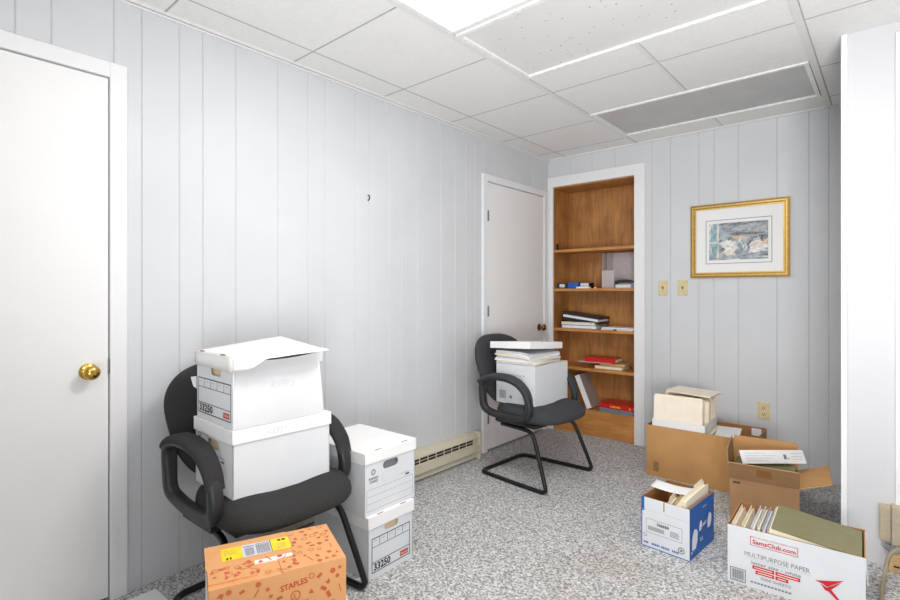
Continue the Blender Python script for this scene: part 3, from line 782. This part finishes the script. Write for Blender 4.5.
# label wraps along the far part of this flap
Tf = frame((W / 2, -Dp / 2, hS + .0016), (0, 1, 0), (-1, 0, 0)) @ Matrix.Translation((.040 - .055 * 1.16, 0, 0)) @ Matrix.Diagonal((1.16, 1, 1, 1))
q.rect(.055, .225, .135, .212, 'paperg', Tf, .0004); q.rect(.055, .105, .135, .212, 'yellow', Tf, .0007); q.rect(.178, .225, .135, .212, 'yellow', Tf, .0007)
for k in range(13): q.rect(.112 + k * .0017, .1129 + k * .0017, .142, .188, 'gink', Tf, .0008)
for k in range(18): xx = .140 + k * .0019; q.rect(xx, xx + .0009 + .0005 * (k % 3 == 0), .140, .196, 'gink', Tf, .0008)
q.rect(.108, .136, .196, .199, 'ink', Tf, .0008); q.rect(.140, .172, .201, .203, 'ink', Tf, .0008); q.rect(.176, .1775, .135, .212, 'ink', Tf, .0009)
for k in range(2): q.rect(.066 + k * .008, .070 + k * .008, .140, .153, 'ink', Tf, .0009)
for k in range(5): q.rect(.190, .215 - .004 * (k % 2), .147 + k * .007, .1485 + k * .007, 'gink', Tf, .0009)
q.rect(.196, .204, .192, .203, 'ink', Tf, .0009); q.rect(.207, .216, .192, .203, 'ink', Tf, .0009)
for k in range(4): q.rect(.062, .095 - .005 * (k % 2), .17 + k * .008, .1715 + k * .008, 'gink', Tf, .0009)
doodles(q, Tf, .035, .19, .02, .11, 14, lambda x, y: not (.17 < x and y > .10), .0006)
fl = q.build('flap', t, rot=(0, .018, 0)); tag(fl, 'raised flap carrying the yellow and white shipping label')
q = MB(); q.box(.018, W / 2 - .022, -Dp / 2, -Dp / 2 + .125, hS - .0042, hS + .0008, 'orange'); doodles(q, T['top'], .01, .12, .03, .095, 12, lambda x, y: True, .0014); q.build('flap', t)
q = MB(); q.box(.012, .040, -Dp / 2 + .125, -Dp / 2 + .232, hS - .0038, hS + .0006, 'paper'); tag(q.build('inner_sheet', t), 'white sheet showing through the gap between the flaps')

# loose sheets on the floor by the near door
for k, (x, y, a, lab) in enumerate(((-2.142, .640, .02, 'white paper sheet lying on the carpet by the near door, under another sheet'), (-2.128, .625, -.06, 'white paper sheet lying on top of another sheet by the near door'))):
    q = MB(); q.box(-.108, .108, -.14, .14, 0, .0015, 'paper'); o = q.build('paper_sheet', None, loc=(x, y, .001 + .002 * k), rot=(0, 0, a)); tag(o, lab, 'paper', 'loose sheets by the near door')

# --- open white carton on the far chair, with papers and its lid
def open_carton(t, W, Dp, h, outm, inm, th=.005, printer=None, skip=(), name='carton_body'):
    q = MB(); T = {f: face_of(f, W, Dp) for f in ('front', 'right', 'left', 'back')}
    for f, wid in (('front', W), ('right', Dp), ('left', Dp), ('back', W)):
        m1 = outm.get(f, outm['all'])
        q.rect(0, wid, 0, h, m1, T[f], 0.0); q.rect(0, wid, 0, h, inm, T[f] @ Matrix.Translation((0, 0, -th)), 0.0)
        q.add([(0, h, 0), (wid, h, 0), (wid, h, -th), (0, h, -th)], [(0, 1, 2, 3)], inm, T[f])
    q.box(-W / 2 + .001, W / 2 - .001, -Dp / 2 + .001, Dp / 2 - .001, .0, .005, inm)
    if printer: printer(q, T)
    return q.build(name, t)
rz = -1 * D2R; W, Dp, h = .300, .408, .258; Z = .477
cl = corner_loc(-1.69, 2.757, rz, W, Dp, Z)
def pr(q, T):
    F = T['front']
    for k in range(9): q.rect(.025 + k * .006, .028 + k * .006 + .001 * (k % 2), .03, .085, 'gink', F)
    q.disc(.115, .045, .011, 'gink', F); q.ring(.045, .17, .017, .005, 'gink', F)
    for k in range(6): q.rect(.085 + k * .024, .103 + k * .024, .182, .196, 'lgink', F); q.rect(.085 + k * .022, .101 + k * .022, .160, .172, 'lgink', F)
    for k in range(3): q.rect(.02 + k * .022, .038 + k * .022, .140, .150, 'lgink', F)
    q.rect(.15, .21, .04, .042, 'lgink', F)
t = thing('open_carton', 'open white carton full of papers standing on the far chair', 'carton', cl, rz)
open_carton(t, W, Dp, h, {'all': 'wb'}, 'tan', .005, pr)
def paper_bundle(name, label, cat, loc, rz, w, d, tk, mats_, n, seed, group, droop=0.0, sag=0.0):
    """bundle of papers: uneven stacked leaves, corners drooping"""
    rr = random.Random(seed); t = thing(name, label, cat, loc, rz, group)
    z = 0
    for k in range(n):
        q = MB(); hk = tk / n * .92; ox, oy, a = rr.uniform(-.008, .008), rr.uniform(-.008, .008), rr.uniform(-.06, .06)
        def top(u, v, zz): return (-w / 2 + w * u + ox, -d / 2 + d * v + oy, zz - droop * (max(0, u - .6) ** 2 * 5) + sag * math.sin(u * 5 + seed) * v)
        nn = 6; vs = []; fs = []
        for lay in (z, z + hk):
            for j in range(nn + 1):
                for i in range(nn + 1): vs.append(Matrix.Rotation(a, 3, 'Z') @ Vector(top(i / nn, j / nn, lay)))
        S = nn + 1; O = S * S
        for j in range(nn):
            for i in range(nn):
                b0 = j * S + i; fs.append((b0 + O, b0 + 1 + O, b0 + S + 1 + O, b0 + S + O)); fs.append((b0, b0 + S, b0 + S + 1, b0 + 1))
        bd = [i for i in range(S)] + [j * S + nn for j in range(1, S)] + [nn * S + i for i in range(nn - 1, -1, -1)] + [j * S for j in range(nn - 1, 0, -1)]
        for i in range(len(bd)): a0, b0 = bd[i], bd[(i + 1) % len(bd)]; fs.append((a0, b0, b0 + O, a0 + O))
        q.add(vs, fs, mats_[k % len(mats_)]); q.build('paper_layer', t); z += tk / n
    return t
c3 = Vector(cl)
paper_bundle('paper_bundle', 'thick white paper bundle filling the carton on the far chair', 'papers', (c3.x - .01, c3.y, Z + .006), rz, .27, .33, .25, ['paper', 'papery', 'paperg'], 6, 4, 'papers in the carton on the far chair')
paper_bundle('paper_bundle', 'rumpled grey and cream papers heaped above the carton rim, lower of two', 'papers', (c3.x - .025, c3.y - .02, Z + .260), rz + .05, .288, .36, .036, ['paperg', 'papery', 'paper', 'paperg'], 4, 5, 'papers in the carton on the far chair', droop=.006, sag=.006)
paper_bundle('paper_bundle', 'white and yellow papers squeezed directly beneath the loose carton lid', 'papers', (c3.x - .03, c3.y - .01, Z + .2975), rz - .04, .275, .35, .043, ['paper', 'papery', 'paper', 'paperg'], 4, 6, 'papers in the carton on the far chair', droop=.02, sag=.004)
q = MB(); w, d = .160, .200
q.box(-w, w, -d, d, .040, .044, 'wblid')
for a in ((-w, w, -d, -d + .005), (-w, w, d - .005, d), (-w, -w + .005, -d, d), (w - .005, w, -d, d)): q.box(*a, 0, .042, 'wblid')
o = q.build('box_lid', None, bevel=.002, loc=(c3.x - .045, c3.y - .002, Z + .346), rot=(-.066, -.046, rz)); tag(o, 'loose white box lid resting on papers above the far chair carton', 'lid')

# ------------------------------------------------------------------ folders
def folder(label, loc, rot, w=.295, h=.235, t_=.006, card='manila', pap='paper', group=None, tab=.33, name='file_folder', cat='folder', extra=0.0, bow=0.0):
    """standing folder: local x width, z height, y thickness; two leaves, tab on the back leaf, papers between"""
    t = thing(name, label, cat, loc, 0, group, rot=rot)
    q = MB(); tl = .0012
    def leaf(y, hh, tb):
        pts = [(-w / 2 + .006, 0), (w / 2 - .006, 0), (w / 2, .006), (w / 2, hh - .008), (w / 2 - .008, hh)]
        if tb is not None:
            c = -w / 2 + w * tb; pts += [(c + .055, hh), (c + .048, hh + .012), (c - .048, hh + .012), (c - .055, hh)]
        pts += [(-w / 2 + .008, hh), (-w / 2, hh - .008), (-w / 2, .006)]
        q.slab(pts, tl, card, frame((0, y, 0), (1, 0, 0), (0, 0, 1)))
    leaf(t_ / 2, h, tab); leaf(-t_ / 2 + tl, h - .010, None)
    q.box(-w / 2 + .004, w / 2 - .004, -t_ / 2, t_ / 2, 0, .0015, card)
    q.build('folder_cover', t)
    q = MB(); q.box(-w / 2 + .006, w / 2 - .008, -t_ / 2 + tl + .0003, t_ / 2 - tl - .0003, .003, h - .018 + extra, pap); q.build('paper_sheets', t)
    return t
G = 'folders in the '
HP = math.pi / 2

# --- big brown carton by the back wall
Wb, Db, hb = .628, .385, .33; cb = (-1.235 + Wb / 2, 3.402 + Db / 2, 0)
t = thing('open_carton', 'long brown cardboard carton against the back wall under a tray of folders', 'carton', cb, 1 * D2R)
def pr(q, T):
    F = T['front']; q.outline(.048, .078, .035, .095, .003, 'ink', F)
    for k in range(6): q.rect(.053, .073, .043 + k * .008, .046 + k * .008, 'ink', F)
    B = T['back'] @ Matrix.Translation((0, 0, -.0062)) @ Matrix.Rotation(math.pi, 4, 'Y') @ Matrix.Translation((-Wb, 0, 0))
    q.rect(.545, .60, .275, .322, 'paper', B)
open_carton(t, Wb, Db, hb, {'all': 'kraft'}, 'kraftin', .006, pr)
tray_z = hb - .012
paper_bundle('paper_bundle', 'stack of papers inside the long brown carton under the white tray', 'papers', (cb[0] - .12, cb[1] - .01, .006), 0, .36, .33, .31, ['papery', 'manila'], 5, 9, 'papers in the long brown carton')
paper_bundle('paper_bundle', 'loose white papers at the carton rim just right of the white tray', 'papers', (cb[0] + .135, cb[1] - .025, .006), .1, .13, .26, .326, ['paper', 'papery', 'paper', 'paperg', 'paper'], 6, 12, 'papers in the long brown carton')
tx, ty = -1.043, 3.405 + .172
t = thing('box_lid', 'upturned white box lid used as a tray of folders on the long brown carton', 'tray', (tx, ty, .3165), 2 * D2R)
q = MB(); w, d = .160, .168
q.box(-w, w, -d, d, 0, .004, 'wblid')
for a in ((-w, w, -d, -d + .005), (-w, w, d - .005, d), (-w, -w + .005, -d, d), (w - .005, w, -d, d)): q.box(*a, .002, .058, 'wblid')
q.build('tray_body', t, bevel=.002)
labs = ['front manila folder facing the room, in the white tray on the long brown carton']
for k in range(11):
    y = ty - .152 + k * .0285; rr = random.Random(40 + k)
    hgt = .212 if k == 0 else rr.uniform(.176, .194)
    lab = labs[0] if k == 0 else 'manila folder wedged behind the front one in the white tray'
    folder(lab, (tx - .001 + (rr.uniform(-.006, .008) if k < 3 else rr.uniform(.0, .020)) * (k > 0), y, .3225), (-.05 + rr.uniform(-.012, .012) - .004 * k, 0, 2 * D2R), w=.292, h=hgt, t_=.012 if k else .010, card='manila' if k % 3 != 2 else 'manilad', pap=['papery', 'paper', 'manila'][k % 3], group='folders standing in the white tray' if k else None, tab=None if k == 0 else [.2, .5, .8][k % 3])
folder('manila folder lying slanted across the top of the trayed folders', (tx + .035, ty - .06, .541), (-1.555, .02, -.10), w=.285, h=.21, t_=.010, card='manila', pap='papery', tab=.3)

# --- brown open-flap carton in the middle of the heap
W, Dp, h = .305, .318, .227; rz = 8 * D2R
R2 = Matrix.Rotation(rz, 2); P0 = Vector((-.652, 3.005)); o = R2 @ Vector((W / 2, Dp / 2)); cm = (P0.x + o.x, P0.y + o.y, 0)
t = thing('open_carton', 'brown cardboard carton with raised flaps holding green folders and a sheet', 'carton', cm, rz)
def pr(q, T):
    F = T['front']; [q.rect(.015 + k * .0085, .0215 + k * .0085, h - .029, h - .018, 'ink', F) for k in range(4)]
    q.ring(.14, .058, .038, .004, 'ink', F, n=28); q.ring(.14, .058, .030, .002, 'ink', F, n=28); q.disc(.14, .058, .018, 'ink', F)
    q.rect(.130, .150, .052, .064, 'kraftd', F, .001)
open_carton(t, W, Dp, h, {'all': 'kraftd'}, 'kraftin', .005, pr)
def flap(t, Wd, L, base, rot, m_out, prn=None, taper=.0):
    q = MB(); q.slab([(0, 0), (Wd, 0), (Wd - taper, L), (taper, L)], .005, m_out, Matrix.Identity(4))
    if prn: prn(q)
    ob = q.build('flap', t, bevel=.001); ob.matrix_local = Matrix.Translation(base) @ rot; return ob
X90 = Matrix.Rotation(HP, 4, 'X')
# local flap plane: x along the hinge, y away from it
flap(t, W, .138, (-W / 2, -Dp / 2, h), Matrix.Rotation(HP + 40 * D2R, 4, 'X'), 'kraftd',
     lambda q: (q.poly([(.12, .05), (.19, .045), (.185, .11), (.125, .115)], 'kraftin', Matrix.Identity(4), .0056), q.rect(.14, .17, .0, .13, 'kraft', frame((0, 0, 0), (1, 0, 0), (0, 1, 0)), -.0006)))
flap(t, W, .145, (-W / 2, Dp / 2 - .002, h), Matrix.Rotation(HP - 6 * D2R, 4, 'X'), 'kraft')
flap(t, Dp, .142, (W / 2, -Dp / 2, h), Matrix.Rotation(HP, 4, 'Z') @ Matrix.Rotation(math.pi - 20 * D2R, 4, 'X') , 'kraft',
     lambda q: (q.rect(.03, .07, .10, .125, 'manilad', Matrix.Identity(4), .0056), q.rect(.22, .27, .10, .125, 'manilad', Matrix.Identity(4), .0056)))
flap(t, Dp, .142, (-W / 2, Dp / 2, h), Matrix.Rotation(-HP, 4, 'Z') @ Matrix.Rotation(HP + 4 * D2R, 4, 'X'), 'kraftd')
for k in range(8):
    yl = -Dp / 2 + .030 + k * .034; o = R2 @ Vector((.0, yl)); g = k < 6
    folder('olive green hanging folder standing in the brown open-flap carton' if g else 'manila folder at the back of the brown open-flap carton', (cm[0] + o.x, cm[1] + o.y, .007), (-.10, 0, rz), w=.275, h=.272 if g else .25, t_=.016, card='green' if g else 'manila', pap='papery', group='green folders in the brown carton' if g else 'manila folders in the brown carton', tab=None)
o = R2 @ Vector((.118, -.142))
paper_bundle('paper_bundle', 'small white paper pad standing at the front right of the brown open-flap carton', 'papers', (cm[0] + o.x, cm[1] + o.y + .004, .007), rz, .05, .02, .285, ['paper', 'papery'], 2, 30, None)
q = MB(); q.grid(lambda u, v: (-.170 + .340 * u, .070 * v, .003 * math.sin(u * 3.0)), 10, 3, 'paper')
Tq = frame((-.177, 0, 0), (1, 0, 0), (0, 1, 0))
q.rect(.234, .248, .022, .046, 'gink', Tq, .004); q.rect(.252, .262, .022, .030, 'lgink', Tq, .004)
for k in range(4): q.rect(.03, .15 + .02 * (k % 3), .014 + .013 * k, .016 + .013 * k, 'lgink', Tq, .004)
for k in range(3): q.rect(.275, .33, .02 + .015 * k, .022 + .015 * k, 'lgink', Tq, .004)
o = q.build('paper_sheet', None, loc=(-.474, 3.175, .292), rot=(60 * D2R, .0, 41 * D2R)); sd = o.modifiers.new('thick', 'SOLIDIFY'); sd.thickness = .001
tag(o, 'white printed sheet propped across the brown open-flap carton', 'paper')

# --- small blue and white paper carton
W, Dp, h = .222, .300, .232; rz = -5 * D2R; cbl = corner_loc(-.684, 2.415, rz, W, Dp, 0)
t = thing('open_carton', 'small blue and white copy paper carton of folders on the carpet', 'carton', cbl, rz)
def pr(q, T):
    F, R = T['front'], T['right']
    q.rect(0, .014, h * .72, h, 'blue', F); q.rect(0, W, 0, .004, 'blue', F); q.rect(0, .004, 0, h * .72, 'bink', F)
    q.rect(.105, .110, h - .045, h, 'kraftin', F); q.rect(.0, W, h - .058, h - .0565, 'lgink', F); 
    q.outline(.022, .190, .070, .135, .0015, 'gink', F)
    q.text('106650', .075, .112, .013, 'ink', F, w=.055, bold=.03)
    for k in range(22): q.rect(.032 + k * .0035, .034 + k * .0035, .083, .102, 'gink', F)
    for k in range(4): q.rect(.135, .178 - .006 * (k % 2), .083 + .007 * k, .086 + .007 * k, 'gink', F)
    q.ring(.186, .036, .015, .004, 'gink', F); q.disc(.186, .036, .006, 'gink', F); q.ring(.018, .055, .008, .002, 'bink', F)
    for x0, n_ in ((.012, 3), (.05, 5), (.095, 5), (.145, 4)):
        for k in range(n_): q.rect(x0 + k * .0078, x0 + k * .0078 + .0055, .016, .026, 'bink', F)
    # white leaf shapes on the blue side
    for (cx, cy, s_) in ((.055, .085, 1.2), (.125, .125, .6), (.235, .12, .9)):
        q.poly([(cx + s_ * a, cy + s_ * b) for a, b in ((-.026, -.038), (.010, -.040), (.028, -.015), (.030, .018), (.016, .032), (-.004, .036), (-.016, .022), (-.026, .0))], 'paper', R, .0016)
    for k, (x, y, w_) in enumerate(((.14, .112, .055), (.12, .06, .035), (.12, .05, .04))): q.rect(x, x + w_, y, y + .005, 'paperg', R)
    q.poly([(.155, .115), (.20, .122), (.198, .128), (.157, .122)], 'wb', R, .0007); q.rect(.15, .20, h - .035, h - .03, 'lgink', R); q.disc(.025, .03, .007, 'wb', R); q.disc(.05, .03, .004, 'wb', R)
open_carton(t, W, Dp, h, {'all': 'wb', 'right': 'blue', 'left': 'blue'}, 'kraftin', .004, pr)
o3 = Vector(cbl)
folder('manila folder standing tall at the right rear of the blue carton', (o3.x + .080, o3.y + .006, .007), (.0, -.05, HP - .087), w=.272, h=.268, t_=.022, card='manila', pap='papery', tab=.75)
folder('aged manila folder bulging in the front middle of the blue carton', (o3.x + .035, o3.y - .025, .007), (0, .0, HP + .05), w=.205, h=.228, t_=.032, card='manilad', pap='manila', tab=None)
folder('manila folder leaning behind the bulging one in the blue carton', (o3.x - .005, o3.y + .005, .007), (0, -.06, HP), w=.23, h=.222, t_=.014, card='manila', pap='papery', tab=.4)
q = MB()
q.grid(lambda u, v: (-.105 + .21 * u, -.05 + .10 * v, .010 * (u - .5) ** 2 * 4 + .003 * v), 14, 8, 'paper')
o = q.build('paper_sheet', None, smooth=True, loc=(o3.x - .02, o3.y + .035, .236), rot=(.0, .0, .05)); sd = o.modifiers.new('thick', 'SOLIDIFY'); sd.thickness = .001
tag(o, 'curled white sheet lying across the top of the blue carton', 'paper')

# --- white warehouse-club paper carton, front right
W, Dp, h = .448, .285, .235; rz = 2.2 * D2R; P0 = Vector((-.522, 2.370)); R2 = Matrix.Rotation(rz, 2); o = R2 @ Vector((W / 2, Dp / 2)); cs = Vector((P0.x + o.x, P0.y + o.y, 0))
t = thing('open_carton', 'white multipurpose paper carton with red bird emblem, full of folders', 'carton', cs, rz)
def pr(q, T):
    F = T['front']
    F0 = F; F = F0 @ Matrix.Translation((.007, 0, 0)) @ Matrix.Diagonal((1.07, 1, 1, 1))
    q.outline(.070, .222, .172, .208, .0022, 'redlogo', F); q.rect(.085, .208, .2055, .2085, 'wb', F, .0009)
    q.text('THIS AND MORE ITEMS AT', .085, .2035, .0055, 'redlogo', F, w=.122, off=.001)
    q.text('SamsClub.com', .078, .180, .0165, 'redlogo', F, w=.137, bold=.025)
    q.text('MULTIPURPOSE PAPER', .052, .123, .0185, 'gink', F, w=.205); q.rect(.058, .262, .115, .1165, 'lgink', F)
    q.text('letter size - white', .075, .096, .0135, 'gink', F, w=.155, bold=.01)
    for x0, x1, y in ((.078, .148, .078), (.152, .228, .078), (.088, .148, .060), (.152, .192, .060)):
        q.rect(x0, x1, y, y + .014, 'redlogo', F); q.rect(x0 + .006, x1 - .006, y + .0055, y + .0085, 'manila', F, .001)
    q.text('5000 SHEETS', .105, .042, .0105, 'gink', F, w=.095, bold=.01); [q.rect(.072 + k * .011, .080 + k * .011, .020, .027, 'gink', F) for k in range(12)]
    F = F0
    q.outline(.010, .066, .008, .062, .0022, 'ink', F)
    for k in range(17): q.rect(.016 + k * .0026, .0172 + k * .0026 + .0006 * (k % 3), .018, .056, 'gink', F)
    q.rect(.016, .058, .012, .0145, 'gink', F)
    for pts in (((0, 0), (.010, -.002), (.023, -.005), (.037, -.012), (.088, .027), (.05, .014)),
                ((.016, -.007), (.036, -.0155), (.080, .018), (.049, -.019), (.079, -.054), (.071, -.057), (.041, -.028), (.031, -.027))):
        q.poly([(.298 + a, .104 + b) for a, b in pts], 'redlogo', F, .0016)
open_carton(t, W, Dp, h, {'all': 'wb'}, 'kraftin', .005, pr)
q = MB(); q.slab([(0, 0), (.27, 0), (.25, .11), (.02, .11)], .004, 'wb'); ob = q.build('flap', t); ob.matrix_local = Matrix.Translation((W / 2 + .002, -Dp / 2 + .008, h - .002)) @ Matrix.Rotation(HP, 4, 'Z') @ Matrix.Rotation(-HP - .06, 4, 'X')
def sp(x, y, z): o = R2 @ Vector((x, y)); return (cs.x + o.x, cs.y + o.y, z)
# fan of papers and folders on the left, spines across the box
fan = [(-.158, .22, .232, 'manila', 'manila', 'manila folder leaning against the left end of the white multipurpose carton'),
       (-.142, .12, .236, 'manila', 'papery', 'manila folder, second from the left in the white multipurpose carton'),
       (-.130, .02, .240, 'paper', 'paper', None), (-.119, -.02, .245, 'papery', 'paper', None), (-.108, -.05, .243, 'paperg', 'paper', None),
       (-.097, -.08, .246, 'paper', 'papery', None), (-.086, -.11, .243, 'paperg', 'paper', None), (-.075, -.14, .246, 'papery', 'manila', None), (-.064, -.18, .244, 'paper', 'paper', None)]
for k, (x, lean, hh, card, pap, lab) in enumerate(fan):
    folder(lab or 'pale file folder in the fan of papers at the left of the white multipurpose carton', sp(x, .0, .007), (0, lean, 0) if False else Euler((-lean, 0, HP + rz)), w=.262 - .012 * (k % 2), h=hh, t_=.010, card=card, pap=pap, group=None if lab else 'fanned papers in the white carton', tab=None)
for k in range(3):
    folder(['thick manila folder lying flat under the green folder, at the bottom', 'thick manila folder lying flat under the green folder, in the middle', 'cream folder lying directly beneath the green folder'][k], sp(.088 + .002 * k, -.128, .036 + .064 * k), Euler((-HP, 0, rz)), w=.24, h=.255, t_=.060, card='manila', pap='papery', tab=.4)
t = thing('hanging_folder', 'large olive green folder lying slanted across the white multipurpose carton', 'folder', sp(.070, 0, .2365), rz)
q = MB(); q.hexa([(-.140, -.132, .018), (.144, -.132, -.012), (.144, .132, -.012), (-.140, .132, .024), (-.140, -.132, .023), (.144, -.132, -.006), (.144, .132, -.006), (-.140, .132, .029)], 'green'); q.build('folder_cover', t)
q = MB(); q.hexa([(-.146, -.130, -.004), (.10, -.130, -.030), (.10, .122, -.030), (-.148, .122, .002), (-.146, -.130, .017), (.10, -.130, -.008), (.10, .122, -.008), (-.148, .122, .022)], 'papery'); q.build('paper_sheets', t)

# ------------------------------------------------------------------ things on the bookcase shelves
def block(name, label, cat, loc, rz, parts, group=None, rot=None):
    t = thing(name, label, cat, loc, rz, group, rot)
    for pn, args, mt in parts:
        q = MB(); q.box(*args, mt); q.build(pn, t, bevel=.0015)
    return t
S1, S2, S3, S4, S5 = 1.575, 1.236, .891, .563, .214
block('small_box', 'small dark box with pale label at the left of the shelf above the binders', 'box', (-2.20, 4.07, S2), .1, [('box_body', (-.045, .045, -.05, .05, 0, .045), 'darkgrn'), ('label', (-.02, .03, -.0515, -.05, .01, .038), 'paperg')])
block('small_box', 'bright blue box lying on the shelf beside the small dark box', 'box', (-2.10, 4.085, S2), .05, [('box_body', (-.048, .048, -.05, .05, 0, .052), 'navy')])
block('small_box', 'small grey case beside the bright blue box on the shelf', 'box', (-1.995, 4.10, S2), .0, [('box_body', (-.042, .042, -.04, .04, 0, .046), 'paperg'), ('end_band', (.036, .044, -.042, .042, 0, .048), 'black')])
block('paper_stack', 'little stack of white cards before the grey case on the shelf', 'papers', (-1.995, 4.03, S2), 0, [('card_stack', (-.055, .06, -.022, .022, 0, .014), 'paper')])
q = MB(); q.lathe([(0, 0), (.013, 0), (.014, .006), (.010, .011), (0, .012)], 'ivory', None, 14); tag(q.build('cap', None, smooth=True, loc=(-1.895, 4.05, S2)), 'tiny ivory cap at the middle of the shelf with the blue box', 'cap')
# frosted acrylic holder standing at the right
t = thing('acrylic_holder', 'clear frosted acrylic brochure holder standing at the right of the shelf', 'brochure holder', (-1.70, 4.14, S2))
for pn, a in (('back_plate', (-.135, .15, .055, .058, 0, .300)), ('side_plate', (-.150, -.147, -.055, .07, 0, .300)), ('side_plate', (-.104, -.101, -.055, .06, 0, .300)), ('front_pocket', (-.150, -.045, -.062, -.059, 0, .150)), ('base_plate', (-.150, .15, -.06, .06, 0, .003))):
    q = MB(); q.box(*a, 'acrylic'); q.build(pn, t)
t = thing('desk_phone', 'grey and white desk telephone lying before the acrylic holder', 'telephone', (-1.625, 4.045, S2))
q = MB(); q.box(-.075, .055, -.05, .03, 0, .030, 'paperg'); q.build('phone_base', t, bevel=.008)
q = MB(); q.tube(catmull([(-.09, -.01, .045), (-.05, -.01, .056), (.02, -.01, .056), (.07, -.01, .04)], 5), .013, 'bplast', 10); q.build('handset', t, smooth=True)
q = MB(); q.box(.045, .075, -.045, .0, 0, .042, 'greyb'); q.build('cradle', t, bevel=.004)
# binders on the third shelf
def binder(label, loc, rz, w, d, th, cover, pages, rot=None, name='ring_binder', cat='binder', spine='left', ct=.004, marks=False):
    t = thing(name, label, cat, loc, rz, None, rot)
    q = MB(); q.box(-w / 2, w / 2, -d / 2, d / 2, 0, ct, cover); q.box(-w / 2, w / 2, -d / 2, d / 2, th - ct, th, cover)
    if spine == 'left': q.box(-w / 2, -w / 2 + .004, -d / 2, d / 2, .003, th - .003, cover)
    else: q.box(-w / 2, w / 2, -d / 2, -d / 2 + .004, .003, th - .003, cover)
    if marks:
        Tq = frame((-w / 2, -d / 2, 0), (1, 0, 0), (0, 0, 1))
        for k in range(8): q.rect(.10 + k * .011, .1075 + k * .011, .013, .026 - .004 * (k % 3 == 1), 'yellow', Tq)
        q.disc(.03, .019, .006, 'ink', Tq); q.disc(.262, .019, .006, 'yellow', Tq)
    q.build('cover', t, bevel=.001)
    q = MB(); q.box(-w / 2 + .008, w / 2 - .012, -d / 2 + .006, d / 2 - .008, ct + .0005, th - ct - .0005, pages); q.build('pages', t)
    return t
binder('blue grey binder lying under the black binder on the middle shelf', (-2.03, 4.12, S3), .02, .33, .22, .032, 'greyb', 'paper')
binder('white folder of papers sandwiched between black and blue grey binders', (-2.03, 4.115, S3 + .0325), -.03, .32, .21, .024, 'paper', 'papery')
binder('black ring binder lying slanted on top of the middle shelf pile', (-2.02, 4.12, S3 + .062), .02, .34, .22, .060, 'darkgrn', 'paper', rot=(0, .12, .02), ct=.019)
paper_bundle('paper_bundle', 'thin pile of white papers at the right of the middle shelf', 'papers', (-1.695, 4.12, S3), 0, .265, .20, .022, ['paper', 'paperg', 'paper'], 3, 21, None)
block('binder_clip', 'tiny dark clip lying in front of the white paper pile', 'clip', (-1.71, 4.018, S3), 0, [('clip_body', (-.012, .012, -.006, .006, 0, .010), 'black')])
# red book and tan book
t = block('book', 'thick tan book under the red book on the lower shelf', 'book', (-1.78, 4.12, S4), .03, [('cover', (-.115, .115, -.085, .085, 0, .028), 'tanbook'), ('page_block', (-.11, .117, -.087, .08, .004, .024), 'papery')])
block('book', 'second tan booklet lying between the tan book and the red book', 'book', (-1.755, 4.135, S4 + .0285), .08, [('cover', (-.105, .105, -.08, .08, 0, .020), 'tanbook')])
block('paper_sheet', 'grey brochure jutting out under the red book', 'paper', (-1.90, 4.10, S4 + .049), .05, [('brochure_sheet', (-.14, .14, -.08, .08, 0, .004), 'paperg')])
block('book', 'bright red book lying on top of the tan books', 'book', (-1.86, 4.11, S4 + .0535), .06, [('cover', (-.125, .14, -.08, .09, 0, .036), 'redb'), ('page_block', (-.12, .142, -.07, .085, .005, .031), 'papery')])
# bottom shelf
block('document_box', 'white document box leaning on the left of the bottom shelf', 'box', (-1.955, 4.10, S5 + .001), 0, [('box_body', (-.0, .046, -.085, .09, 0, .29), 'wblid'), ('side_panel', (.045, .0485, -.084, .089, .003, .287), 'greytan')], rot=(0, -.40, 0))
t = binder('grey blue binder lying flat under the red binder on the bottom shelf', (-1.70, 4.125, S5), .0, .285, .22, .034, 'greyb', 'paper', spine='front')
t = binder('red binder with yellow lettering lying on the bottom shelf', (-1.70, 4.122, S5 + .0345), -.01, .290, .22, .038, 'redb', 'paper', spine='front', marks=True)

# ------------------------------------------------------------------ light
w = bpy.data.worlds.new('world'); bpy.context.scene.world = w; w.use_nodes = True
bg = w.node_tree.nodes['Background']; bg.inputs['Color'].default_value = (1, 1, 1, 1); bg.inputs['Strength'].default_value = .36
def area(name, loc, aim, sx, sy, power, col=(1, 1, 1), spread=180):
    l = bpy.data.lights.new(name, 'AREA'); l.shape = 'RECTANGLE'; l.size = sx; l.size_y = sy; l.energy = power; l.color = col; l.spread = spread * D2R
    o = bpy.data.objects.new(name, l); C.objects.link(o); o.location = loc
    o.rotation_euler = (Vector(aim) - Vector(loc)).to_track_quat('-Z', 'Y').to_euler(); return o
area('lamp_glow', (-.62, 1.45, H - .03), (-.62, 1.45, 0), .55, .5, 17, (1, .985, .96))
area('fill_light', (.35, -.45, 2.3), (-.4, 2.8, .5), 1.2, .8, 14, spread=150)  # added fill from behind the camera, belongs to no fixture
area('ceiling_fill', (.5, -.4, .75), (-.75, 2.1, 2.7), .9, .9, 36, spread=115)  # unseen uplight, added to brighten the ceiling

# ------------------------------------------------------------------ camera
cd = bpy.data.cameras.new('camera'); co = bpy.data.objects.new('camera', cd); C.objects.link(co)
cd.sensor_width = 36; cd.lens = 510 / 900 * 36; cd.shift_y = (292.6 - 300) / 900; cd.clip_start = .05
co.location = (0, 0, 1.2); co.rotation_euler = (HP, 0, math.atan(443 / 510))
sc = bpy.context.scene; sc.camera = co
sc.view_settings.view_transform = 'Standard'; sc.view_settings.exposure = .22; sc.view_settings.look = 'None'
sc.cycles.max_bounces = 8; sc.cycles.diffuse_bounces = 5
